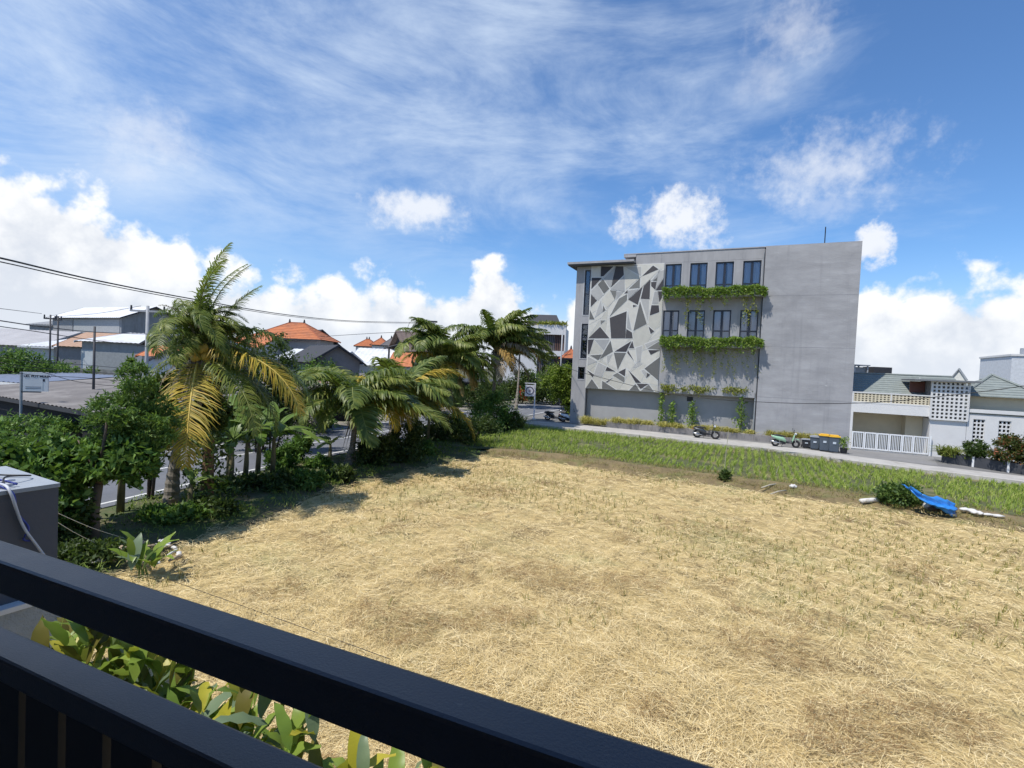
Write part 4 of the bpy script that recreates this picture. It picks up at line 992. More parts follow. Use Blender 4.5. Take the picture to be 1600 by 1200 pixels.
for tgt, lb in (((160, 853), 'thin wire sloping from the grey wall to the rubbish below'), ((198, 842), 'thin wire sloping from the grey wall towards the weedy verge')):
    p, q = WP(-.44, -.02, 3.0), G(*tgt, .15); cable('thin_wire', lb, [p, p.lerp(q, .5) + Vector((0, 0, -.06)), q] , .004, CW)
p, q = G(262, 905, .12), G(610, 1030, .10); cable('ground_cable', 'thin dark cable trailing across the straw near the railing', [p, p.lerp(q, .3) + Vector((.05, -.05, .02)), p.lerp(q, .7) + Vector((-.05, .03, .0)), q], .005, CK)
# ------------------------------------------------------------------ palms
FR_G = leafmat('palm_green', [(0, (.03, .055, .012)), (.4, (.085, .125, .025)), (.75, (.17, .21, .045)), (1, (.32, .32, .09))], .32, .45)
FR_L = leafmat('palm_light_green', [(0, (.07, .10, .02)), (.5, (.17, .21, .04)), (1, (.34, .34, .09))], .32, .45)
FR_Y = leafmat('palm_yellow', [(0, (.13, .15, .025)), (.35, (.33, .27, .035)), (.7, (.54, .39, .05)), (1, (.62, .38, .10))], .32, .5)
FR_D = leafmat('palm_dead', [(0, (.11, .085, .06)), (.5, (.24, .19, .13)), (1, (.42, .36, .28))], .1, .8)
FR_O = leafmat('palm_orange_brown', [(0, (.19, .10, .03)), (.5, (.36, .22, .06)), (1, (.52, .36, .13))], .2, .7)
RACH = {id(FR_G): mat('rachis_green', (.20, .22, .05), .6), id(FR_L): mat('rachis_green', (.20, .22, .05), .6), id(FR_Y): mat('rachis_yellow', (.60, .44, .09), .6), id(FR_D): mat('rachis_dead', (.32, .26, .18), .8), id(FR_O): mat('rachis_orange', (.45, .28, .08), .7)}
BARK = mat('palm_bark', (.23, .20, .165), .9, .25, 3, .5, 20, stretch=(1, 1, 5), stain=((.10, .085, .06), 2, .45, .65, .6))
WIND = np.array([1., .15, 0])
def frond(parent, p0, az_, e0, length, droop, m, wind=.25, n=46, llen=.62, hang=.55, lw=.045):
    """az_ in degrees from +x anticlockwise, e0 start elevation, droop total fall of elevation along the frond"""
    k = 26; ts = np.linspace(0, 1, k); pts = [np.array(p0, float)]; a = math.radians(az_)
    for t in ts[1:]:
        e = math.radians(e0 - droop * t ** 1.25); d = np.array([math.cos(e) * math.cos(a), math.cos(e) * math.sin(a), math.sin(e)]) + WIND * wind * t
        d /= np.linalg.norm(d); pts.append(pts[-1] + d * length / (k - 1))
    pts = np.array(pts)
    r = MB().tube([tuple(p) for p in pts], [max(.006, .034 * (1 - .85 * t) * (length / 3.5)) for t in ts], 5).build('frond', RACH[id(m)], parent, True)
    tt = np.linspace(.13, .995, n); tt = np.concatenate([tt, tt]); sd = np.repeat([1., -1.], n)
    i = np.minimum((tt * (k - 1)).astype(int), k - 2); f = (tt * (k - 1) - i)[:, None]
    B = pts[i] * (1 - f) + pts[i + 1] * f; T = unit(pts[i + 1] - pts[i])
    S = unit(np.cross(T, np.array([0, 0, 1.]) + 1e-3)); U = np.cross(S, T)
    prof = (np.sin(np.pi * (tt * .86 + .12)) ** .7)[:, None] * llen * (length / 3.3)
    fw = (.45 + .5 * tt)[:, None]; rd = rng.normal(size=(2 * n, 3)) * .10
    D1 = unit(S * sd[:, None] + T * fw + U * .18 + rd + WIND * wind * .5)
    D2 = unit(D1 * (1 - hang) + np.array([0, 0, -1.]) * hang * 1.25 + WIND * wind * .7 + rd)
    L = prof * rng.uniform(.82, 1.12, (2 * n, 1)); W = lw * (length / 3.3)
    Wv = unit(np.cross(D1, U + rd)) * W / 2
    M1 = B + D1 * L * .45; M2 = M1 + unit(D1 + D2) * L * .3; E_ = M2 + D2 * L * .34
    V = np.stack([B - Wv * .6, B + Wv * .6, M1 + Wv, M1 - Wv, M2 + Wv * .8, M2 - Wv * .8, E_ + Wv * .1, E_ - Wv * .1], 1)
    b = np.arange(2 * n)[:, None] * 8
    F = np.concatenate([b + np.array([0, 1, 2, 3]), b + np.array([3, 2, 4, 5]), b + np.array([5, 4, 6, 7])])
    npmesh('leaflets', V.reshape(-1, 3), F, m, r); return r
def hang(n, L0, L1, mats):
    return [(R(-170, 20), R(-10, 40), R(L0, L1), R(70, 110), random.choice(mats), R(.0, .2), 64, R(.7, .85), R(.6, .8), .055) for _ in range(n)]
def palm(label, base, crown, bend, r0, fronds, nuts=0, group='coconut palms along the road', skirt=0, nutcol=(.50, .34, .06), high=999):
    t = thing('coconut_palm', label, 'palm tree', base, 0, group); c = Vector(crown) - Vector(base); pts = []; rad = []
    for i in range(41):
        u = i / 40; p = Vector((c.x * u ** 1.5 + bend * math.sin(u * math.pi), c.y * u, c.z * u)); pts.append(p); rad.append(r0 * (1.35 - .65 * min(1, u * 3) if u < .33 else .7 - .15 * u) * (1.06 if i % 2 else .95))
    MB().tube(pts, rad, 12).build('trunk', BARK, t, False)
    for i, fr in enumerate(fronds): frond(t, c + Vector((random.uniform(-.1, .1) + (random.uniform(-.12, .28) if i >= high else 0), random.uniform(-.1, .1), random.uniform(-.25, .15) + (random.uniform(-.1, 1.05) if i >= high else 0))), *fr)
    NM = mat('coconut_husk_%.2f' % nutcol[0], nutcol, .55, .15, 5)
    for i in range(nuts):
        a = random.uniform(-1.9, -.1) if i % 4 else random.uniform(2.6, 3.6); MB().ball((c.x + .36 * math.cos(a) + random.uniform(-.08, .08), c.y + .36 * math.sin(a), c.z + .12 - random.uniform(0, .34)), (.105, .105, .135)).build('coconut', NM, t, True)
    if skirt:
        n = skirt; th = rng.uniform(0, 6.28, n); P = np.column_stack([c.x + .16 * np.cos(th), c.y + .16 * np.sin(th), c.z - rng.uniform(-.3, .35, n)])
        Dv = np.column_stack([.35 * np.cos(th) + .1, .35 * np.sin(th), -np.ones(n)]); V, F = blade_geo(P, Dv, rng.uniform(.5, 1.5, n), .04, .02); npmesh('dead_skirt', V, F, FR_D, t)
    return t
R = random.uniform
# nearest palm: wind-swept top, three big yellowing fronds hanging towards the camera
cr = A(312, 548, 15.4)
f1 = [(-64, -18, 4.0, 66, FR_Y, .0, 96, .74, .35, .028), (-8, 8, 4.0, 78, FR_Y, .0, 96, .85, .65, .03), (18, 18, 4.0, 92, FR_G, .0, 84, .85, .65, .035), (-28, -5, 3.6, 72, FR_L, .0, 84, .7, .65, .03), (5, -10, 3.4, 70, FR_G, .0, 80, .75, .65, .035), (150, -20, 2.6, 60, FR_G, .0, 64, .6, .65, .035), (20, 48, 3.5, 130, FR_G, .0, 60, .7, .6, .05),
      (-100, -25, 1.7, 60, FR_D, 0, 44, .3, .8), (-60, -30, 2.0, 60, FR_D, 0, 44, .35, .8), (-130, -20, 1.6, 60, FR_D, 0, 44, .35, .8), (215, 5, 1.9, 90, FR_L, .0, 44, .5, .7), (200, -15, 2.2, 60, FR_L, .0, 44, .5, .7), (30, 5, 2.2, 90, FR_D, 0.1, 40, .4, .8)]
for i in range(40): f1.append((R(0, 360), R(30, 85), R(1.2, 2.2), R(90, 170), random.choice((FR_G, FR_G, FR_L, FR_L, FR_L)), R(.3, .9), 54, R(.6, .9), R(.45, .7), .045))
for i in range(20): f1.append((R(0, 360), R(30, 85), R(.8, 1.5), R(60, 160), random.choice((FR_G, FR_L, FR_D)), R(.3, .7), 46, R(.4, .55), R(.4, .6), .05))
for i in range(5): f1.append((R(-60, 60), R(78, 92), R(2.0, 2.7), R(25, 70), FR_L, R(.3, .6), 54, .5, .4, .04))
for i in range(7): f1.append((R(20, 160), R(10, 50), R(1.8, 2.9), R(70, 120), FR_G, .1, 48, .55, .6))
palm('tallest nearest coconut palm with yellow drooping fronds and coconuts', G(268, 784), cr, -.05, .17, f1, 16, skirt=220, high=13)
def swept(n, up_lo, up_hi, L0, L1, mats, wind, a0=0, a1=360, d0=70, d1=150):
    return [(R(a0, a1), R(up_lo, up_hi), R(L0, L1), R(d0, d1), random.choice(mats), R(wind * .6, wind * 1.3), 72, R(.75, .95), R(.45, .7), .075) for _ in range(n)]
palm('short palm with spreading fronds left of the yellowing palm', G(546, 726), A(556, 648, 22.3), .05, .2,
     swept(22, 35, 86, 3.2, 4.6, (FR_G, FR_L, FR_L), .35) + [(-35, 50, 3.1, 140, FR_Y, .1, 64, .85, .65, .06), (-5, 45, 3.2, 130, FR_Y, .1, 64, .85, .65, .06), (190, 45, 3.1, 130, FR_L, .0, 64, .85, .6, .06), (-120, 40, 2.6, 130, FR_L, .05, 64, .8, .6, .06)], 0, skirt=60)
palm('yellowing palm with orange fronds in the middle of the row', G(604, 702), A(622, 640, 26.8), .08, .2,
     swept(20, 40, 86, 3.6, 5.0, (FR_G, FR_L, FR_L, FR_Y), .35) + [(150, 55, 3.2, 120, FR_Y, .2, 64, .85, .65, .06), (120, 65, 3.4, 120, FR_O, .1, 64, .85, .65, .06), (-60, 55, 3.1, 140, FR_Y, .15, 64, .85, .65, .06), (-20, 50, 3.2, 140, FR_L, .2, 64, .85, .65, .06), (60, 60, 3.3, 110, FR_O, .1, 64, .8, .65, .06)], 0, skirt=60)
palm('tall palm with brown hanging fronds at the bend of the verge', G(716, 668), A(697, 574, 37), -.2, .2,
     swept(28, 35, 88, 3.8, 5.4, (FR_G, FR_L, FR_L), .45, d0=65, d1=140) + [(-80, 40, 3.3, 150, FR_Y, .1, 64, .85, .65, .06), (-45, 30, 4.0, 130, FR_O, .1, 64, .8, .75, .06), (-10, 35, 4.0, 125, FR_L, .1, 64, .85, .65, .06), (-60, 0, 3.4, 70, FR_O, .1, 48, .5, .8), (175, 30, 3.6, 110, FR_L, -.1, 64, .85, .65, .06), (200, 50, 3.6, 100, FR_Y, .0, 64, .85, .65, .06)] + hang(10, 3.0, 4.4, (FR_G, FR_L, FR_O, FR_D, FR_G)), 8, skirt=260, nutcol=(.42, .24, .07))
palm('tallest wind-blown palm beside the white modern house', G(766, 660), A(776, 548, 40), .1, .2,
     swept(30, 45, 90, 3.8, 5.4, (FR_G, FR_G, FR_L), .6, d0=55, d1=130) + [(-70, 30, 3.8, 130, FR_O, .2, 64, .8, .75, .06), (-30, 35, 4.2, 120, FR_L, .2, 64, .8, .75, .06), (0, 20, 4.2, 100, FR_O, .1, 48, .55, .8), (190, 40, 3.0, 110, FR_L, .1, 48, .55, .8)] + hang(9, 3.2, 4.6, (FR_G, FR_L, FR_O, FR_D)), 0, skirt=200)
palm('slender pale palm in front of the white modern house', G(806, 640), A(812, 548, 58), .1, .16,
     swept(20, 20, 80, 3.4, 5.0, (FR_L, FR_G), .3), 0, group='coconut palms along the road')
palm('small round headed palm before the dark louvres of the white house', A(853, 600, 64), A(853, 557, 64), 0, .12, swept(12, 10, 70, 1.4, 2.0, (FR_L,), .1), 0)
# vine-wrapped stump beside the nearest palm
st = thing('ivy_stump', 'leaf covered dead trunk beside the nearest palm', 'tree', G(322, 792))
MB().tube([(0, 0, 0), (.03, 0, 1.0), (.0, .05, 2.0)], [.2, .16, .14], 10).build('trunk', mat('orange_bark', (.17, .10, .06), .9, .3, 3, .5, 15), st)
V, F = leaf_geo(np.column_stack([rng.normal(size=(700, 2)) * .3, rng.uniform(.1, 2.2, 700)]), .16, .09); npmesh('foliage', V, F, SHRUB, st)

# ------------------------------------------------------------------ banana plants
BAN = leafmat('banana_leaf', [(0, (.05, .10, .015)), (.5, (.10, .18, .03)), (1, (.22, .30, .06))], .35, .4)
BAN_P = leafmat('banana_leaf_pale', [(0, (.12, .20, .05)), (.5, (.20, .30, .08)), (1, (.34, .42, .15))], .35, .4)
BSTEM = mat('banana_stem', (.14, .12, .06), .8, .35, 3, .2, 12)
def banana_leaf(parent, p0, az_, e0, L, W, droop, m, torn=.25):
    k = 18; a = math.radians(az_); p = np.array(p0, float); pts = [p]; b = MB()
    for i in range(k):
        e = math.radians(e0 - droop * (i / k) ** 1.4); p = p + np.array([math.cos(e) * math.cos(a), math.cos(e) * math.sin(a), math.sin(e)]) * L / k; pts.append(p)
    s = np.array([-math.sin(a), math.cos(a), 0])
    def half(i): t = i / k; return W / 2 * (0.06 if t < .16 else math.sin(math.pi * (.1 + .9 * (t - .16) / .84)) ** .55)
    for sd in (-1, 1):
        i = 2
        while i < k:
            j = min(k, i + random.randint(2, 4)); dr = random.uniform(.15, .55) if random.random() < torn * 2 else .2
            for q in range(i, j):
                w0, w1 = half(q), half(q + 1)
                if q == j - 1 and random.random() < torn: w1 *= .45
                b.poly([pts[q], pts[q + 1], pts[q + 1] + s * sd * w1 + np.array([0, 0, -w1 * dr]), pts[q] + s * sd * w0 + np.array([0, 0, -w0 * dr])])
            i = j
    o = b.build('leaf', m, parent, True)
    MB().tube([tuple(q) for q in pts], [.025 * (1 - .8 * i / k) + .004 for i in range(k + 1)], 5).build('midrib', BAN_P, o, True); return o
def banana(label, base, h, leaves, name='banana_plant', group='banana plants on the verge'):
    t = thing(name, label, 'banana plant', base, 0, group)
    MB().tube([(0, 0, 0), (.03, 0, h * .5), (.02, .02, h)], [.10, .085, .05], 9).build('stem', BSTEM, t, True)
    for lf in leaves: banana_leaf(t, (0.02, 0.02, h), *lf)
    return t
def rl(n, L, W, m=BAN): return [(R(0, 360), R(20, 75), L * R(.9, 1.35), W * R(.8, 1.1), R(60, 120), m if R(0, 1) < .8 else BAN_P) for _ in range(n)]
banana('banana plant right behind the ivy stump with leaves over the road', G(360, 758), 1.5, rl(7, 1.5, .42))
banana('tall banana stem with pale bark beside the road edge line', G(357, 750), 2.4, rl(6, 1.3, .38))
banana('banana plant with drooping dark leaves in the shadow clump', G(383, 752), 1.4, rl(8, 1.5, .42))
banana('banana plant in the middle of the shadow clump', G(402, 748), 1.6, rl(7, 1.4, .4))
banana('banana plant at the right of the shadow clump', G(425, 750), 1.7, rl(8, 1.6, .45))
banana('small pale leaved banana plant beside the short palm', G(514, 728), .9, rl(5, 1.0, .3, BAN_P))
banana('young banana sapling in front of the ivy stump', G(295, 800), .8, rl(4, .8, .22, BAN_P))
banana('small banana plant low in the shade right of the ivy stump', G(347, 790), .4, rl(4, .8, .22))
banana('banana plant with long torn leaf between the palms', G(668, 690), 1.8, [(10, 30, 1.9, .45, 40, BAN_P), (200, 60, 1.5, .4, 90, BAN), (100, 50, 1.4, .4, 90, BAN), (-60, 45, 1.2, .4, 90, BAN)])
banana('banana plant with broad leaves low behind the grey wall', G(120, 815), 1.0, [(190, 35, 1.4, .42, 45, BAN), (170, 25, 1.5, .45, 40, BAN), (10, 32, 1.6, .48, 45, BAN_P), (20, 20, 1.2, .4, 40, BAN), (60, 60, 1.2, .4, 90, BAN), (-20, 40, 1.0, .3, 80, BAN_P)])
banana('banana plant whose pale leaves cross the leafy tree', G(188, 800), 2.1, [(5, 25, 1.25, .32, 45, BAN_P), (-5, 12, 1.3, .3, 25, BAN_P), (20, 30, 1.2, .3, 60, BAN), (-40, 10, .9, .22, 60, BAN_P), (160, 50, 1.2, .3, 80, BAN)])

# ------------------------------------------------------------------ trees and bushes on the near verge
LEAF1 = leafmat('tree_leaves', [(0, (.02, .05, .012)), (.35, (.06, .13, .025)), (.7, (.14, .25, .05)), (1, (.30, .42, .11))], .35)
LEAF2 = leafmat('feathery_leaves', [(0, (.045, .09, .018)), (.5, (.10, .185, .04)), (1, (.22, .33, .08))], .4)
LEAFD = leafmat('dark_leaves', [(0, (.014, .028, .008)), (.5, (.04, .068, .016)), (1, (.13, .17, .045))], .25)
TRUNK = mat('rough_bark', (.13, .10, .075), .95, .3, 3, .6, 14)
def tree(name, label, base, trunk, limbs, ells, n, leaf, m, asp=.45, group=None, nclump=60, clump=.16, r0=.14, parts=None):
    t = thing(name, label, 'tree', base, 0, group)
    tr = MB().tube(trunk, [r0 * (1 - .5 * i / len(trunk)) for i in range(len(trunk))], 9).build('trunk', TRUNK, t, True)
    for l in limbs: MB().tube([trunk[-1], Vector(trunk[-1]).lerp(Vector(l), .5) + Vector((0, 0, .12)), l], [r0 * .45, r0 * .3, r0 * .1], 6).build('limb', TRUNK, tr, True)
    for (es, nn, lf, mm, aa) in [(ells, n, leaf, m, asp)] + (parts or []):
        V, F = leaf_geo(blob_points(nn, es, clump, nclump), lf, lf * aa); npmesh('crown', V, F, mm, t)
    return t
tree('leafy_tree', 'leafy tree with feathery crown standing on the verge by the grey wall', G(147, 842), [(0, 0, 0), (-.02, 0, .6), (.05, .05, 1.3)], [(.8, .3, 2.6), (-.6, .2, 2.3), (.3, 0, 3.2)],
     [((.1, .1, 1.95), (1.1, .8, .6)), ((-.6, .2, 1.8), (.8, .7, .6)), ((.8, .2, 1.9), (.6, .6, .5))], 5200, .17, LEAF1, .55, nclump=80, clump=.10, r0=.13,
     parts=[([((.5, .5, 3.1), (.85, .7, .75)), ((.95, .6, 2.7), (.8, .6, .5)), ((.1, .5, 2.8), (.7, .6, .55)), ((.55, .5, 3.85), (.5, .45, .45))], 7000, .12, LEAF2, .3)])
bush('verge_thicket', 'dense green thicket behind the grey wall at the left edge', Vector((-11.0, 11.4, .15)), [((-.6, 0, 1.5), (1.1, .8, 1.2)), ((.5, .2, 1.5), (.8, .8, 1.0)), ((-1.6, -.2, 1.4), (1.0, .8, 1.2)), ((.2, -.3, .8), (1.1, .8, .8))], 9000, .17, LEAF1, nclump=170, clump=.09, asp=.6)
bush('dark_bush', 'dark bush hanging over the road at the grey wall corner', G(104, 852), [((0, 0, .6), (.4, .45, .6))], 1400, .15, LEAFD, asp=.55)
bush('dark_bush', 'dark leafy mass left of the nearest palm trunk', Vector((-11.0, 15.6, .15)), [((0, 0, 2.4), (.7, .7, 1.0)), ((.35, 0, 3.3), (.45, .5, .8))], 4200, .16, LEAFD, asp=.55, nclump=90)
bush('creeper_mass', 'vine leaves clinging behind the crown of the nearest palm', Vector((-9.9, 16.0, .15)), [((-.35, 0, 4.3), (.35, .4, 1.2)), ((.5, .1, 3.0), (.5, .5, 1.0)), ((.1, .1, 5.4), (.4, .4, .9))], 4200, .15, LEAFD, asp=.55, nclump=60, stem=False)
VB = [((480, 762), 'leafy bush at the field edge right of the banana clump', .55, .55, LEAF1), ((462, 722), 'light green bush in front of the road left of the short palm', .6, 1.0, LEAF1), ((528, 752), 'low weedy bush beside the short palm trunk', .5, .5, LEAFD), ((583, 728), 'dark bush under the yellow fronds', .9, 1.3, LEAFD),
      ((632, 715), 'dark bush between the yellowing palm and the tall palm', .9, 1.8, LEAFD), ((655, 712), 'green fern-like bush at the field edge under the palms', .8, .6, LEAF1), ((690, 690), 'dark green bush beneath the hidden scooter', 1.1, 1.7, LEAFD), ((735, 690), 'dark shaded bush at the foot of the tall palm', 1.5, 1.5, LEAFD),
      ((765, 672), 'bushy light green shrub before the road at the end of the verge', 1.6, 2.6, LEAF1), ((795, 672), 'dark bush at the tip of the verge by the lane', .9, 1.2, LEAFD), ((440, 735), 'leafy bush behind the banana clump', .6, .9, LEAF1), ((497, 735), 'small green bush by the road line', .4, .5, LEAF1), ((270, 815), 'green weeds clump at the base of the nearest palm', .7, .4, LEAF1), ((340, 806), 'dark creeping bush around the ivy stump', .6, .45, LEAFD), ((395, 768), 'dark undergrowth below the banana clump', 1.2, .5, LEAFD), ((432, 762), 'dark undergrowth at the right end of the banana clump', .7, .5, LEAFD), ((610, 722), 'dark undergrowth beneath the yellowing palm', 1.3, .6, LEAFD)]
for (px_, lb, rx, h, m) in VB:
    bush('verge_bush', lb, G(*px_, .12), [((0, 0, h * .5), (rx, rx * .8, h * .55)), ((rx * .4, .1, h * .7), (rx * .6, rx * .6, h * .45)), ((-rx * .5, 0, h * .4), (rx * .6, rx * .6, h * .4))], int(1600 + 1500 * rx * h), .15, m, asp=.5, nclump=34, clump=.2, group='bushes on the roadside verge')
tuft('spiky_plant', G(812, 668), 1.7, .5, 90, leafmat('spiky_leaves', [(0, (.03, .05, .02)), (1, (.10, .14, .05))], .2), 'spiky dark plant at the lane corner below the emblem sign', 'plant', W=.07)
# vine-clad hedge at the end of the grey building
bush('vine_hedge', 'tall bright green vine covered hedge left of the grey building', HL(-21.6, 2.2, .1), [((-.4, 0, 3.6), (1.7, 1.2, 1.5)), ((.5, -.3, 2.6), (1.0, 1.0, 1.6)), ((-.6, 1.0, 4.2), (1.2, 1, .9)), ((.4, -.5, 1.2), (.6, .6, 1.2)), ((.8, -.4, 3.9), (.9, .8, .8))], 13000, .22, leafmat('hedge_leaves', [(0, (.05, .09, .01)), (.45, (.13, .20, .02)), (.8, (.25, .32, .05)), (1, (.40, .44, .10))], .35), nclump=120)
bush('dark_hedge', 'dark tree behind the emblem sign across the road', Vector((1.5, 66, .1)), [((0, 0, 2.2), (2.6, 1.5, 2.0)), ((3, 0, 2.0), (2.4, 1.5, 2.0))], 6000, .3, LEAFD)
for s, m, lb in ((-22.4, LEAFD, 'potted green plant behind the black scooter'),): pass
# debris at the left
DEB = mat('dry_coconut_husk', (.36, .28, .19), .9, .3, 5, .4, 14)
for i in range(46):
    p = G(R(105, 285), R(845, 880), .16); sack(p, R(.12, .4), R(.05, .14), R(.03, .09), R(0, 3), DEB if R(0, 1) < .6 else PAPER, 'dry husk or stone scrap strewn below the grey wall', 'debris_scrap', 'debris')['group'] = 'scraps strewn below the grey wall'
bush('rubble_weeds', 'dark weeds among scraps below the grey wall corner', G(140, 880, .1), [((0, 0, .2), (.8, .35, .25))], 1600, .11, LEAFD, stem=False)

# ------------------------------------------------------------------ broad leaved plants under the railing
CAN = [leafmat('canna_green', [(0, (.10, .17, .025)), (.5, (.20, .30, .05)), (1, (.36, .44, .09))], .4, .35), leafmat('canna_grey_green', [(0, (.10, .15, .08)), (1, (.22, .29, .17))], .3, .4), leafmat('canna_yellow', [(0, (.30, .30, .03)), (.6, (.48, .44, .05)), (1, (.60, .48, .06))], .4, .4), leafmat('canna_olive', [(0, (.10, .09, .02)), (1, (.22, .19, .04))], .3, .5)]
def canna(label, base, h, n, lsz, mats=(0, 0, 1, 2, 3), name='broad_leaved_plant', group='broad leaved plants under the railing'):
    t = thing(name, label, 'plant', base, 0, group)
    for q in range(max(2, n // 4)):
        MB().tube([(R(-.1, .1), R(-.1, .1), 0), (R(-.15, .15), R(-.15, .15), h * .8)], [.022, .012], 6).build('stem', BAN_P, t)
    for i in range(n):
        a, e, L = R(0, 6.28), math.radians(R(38, 86)), lsz * R(.75, 1.3); W = L * R(.23, .32); dr = R(.3, 1.3)
        p = np.array((R(-.22, .22), R(-.22, .22), h * R(.45, 1.0))); b = MB(); k = 9; s = np.array([-math.sin(a), math.cos(a), 0]); pts = [p]
        for j in range(k): ee = e - dr * (j / k) ** 1.3; p = p + np.array([math.cos(ee) * math.cos(a), math.cos(ee) * math.sin(a), math.sin(ee)]) * L / k; pts.append(p)
        cup = R(.1, .4)
        for j in range(k):
            w0, w1 = (W / 2 * max(.03, math.sin(math.pi * (x / k) ** .85) ** .8) for x in (j, j + 1))
            for sd in (-1, 1):
                lift = lambda w_, q_: np.array([0, 0, w_ * cup + .012 * math.sin(q_ * 2.1 + sd)])
                b.poly([pts[j], pts[j + 1], pts[j + 1] + s * sd * w1 + lift(w1, j + 1), pts[j] + s * sd * w0 + lift(w0, j)])
        lf = b.build('leaf', CAN[random.choice(mats)], t, True)
    return t
ca, cb = Vector((-4.15, 4.8, 0)), Vector((-.35, 3.35, 0))
names = ['at the stucco wall end', 'second from the stucco wall', 'third from the stucco wall', 'fourth from the stucco wall', 'fifth from the stucco wall', 'sixth from the stucco wall', 'seventh from the stucco wall', 'eighth from the stucco wall', 'ninth from the stucco wall', 'tenth from the stucco wall', 'farthest right under the rail']
for i in range(11):
    p = ca.lerp(cb, i / 10) + Vector((R(-.08, .08), R(-.1, .1), 0)); canna('broad leaved canna-like plant ' + names[i], p, R(1.7, 2.25) - (.0 if i < 7 else .2), 46, .42, (3, 2, 3, 0) if i < 2 else (0, 0, 1, 2, 3, 0))
canna('broad leaved green plant at the field corner beyond the railing', G(222, 905, 0), .45, 18, .62, (0, 0, 0, 1), group='broad leaved plants by the field corner')
# ------------------------------------------------------------------ buildings beyond the road
M_ZINC = mat('zinc_roof', (.62, .63, .64), .6, .12, 1.2, .05, 10, stain=[((.40, .36, .33), .5, .5, .7, .6), ((.45, .43, .41), .9, .5, .7, .5, (3, .2, .2))]); M_GREYW = mat('grey_sheet_wall', (.27, .28, .285), .7, .14, 1.5, stain=((.17, .165, .16), .8, .48, .7, .6, (2.5, 2.5, .25))); M_OLD = mat('old_grey_roof', (.17, .155, .145), .85, .22, .8, .1, 9, stain=((.28, .26, .24), .5, .45, .65, .6))
M_ORANGE = mat('orange_tile', (.46, .155, .06), .8, .2, 2.5, .2, 18, stain=((.24, .10, .06), .7, .5, .7, .6)); M_PEACH = mat('faded_tile', (.38, .24, .16), .85, .15, 2); M_DARKR = mat('dark_roof', (.035, .036, .042), .75, .15, 2)
M_BLUEW = mat('pale_blue_wall', (.44, .47, .48), .8, .1, 1.5); M_BLOCK = mat('grey_block_wall', (.20, .205, .215), .85, .15, 2, .3, 6); M_RUST = mat('rusty_sheet', (.24, .19, .165), .8, .25, .9, stain=((.28, .12, .06), .8, .5, .68, .7)); M_DARKIN = mat('dark_interior', (.012, .014, .02), .9)
def corr(b, e0, e1, r0, r1, step=.5, amp=.035):
    """corrugated sheet between eave e0-e1 and ridge r0-r1"""
    e0, e1, r0, r1 = map(Vector, (e0, e1, r0, r1)); n = max(2, min(160, int((e1 - e0).length / step) * 2)); up_ = Vector((0, 0, amp))
    for i in range(n):
        a, c = i / n, (i + 1) / n; ua, uc = up_ * (i % 2), up_ * ((i + 1) % 2)
        b.poly([e0.lerp(e1, a) + ua, e0.lerp(e1, c) + uc, r0.lerp(r1, c) + uc, r0.lerp(r1, a) + ua])
    return b
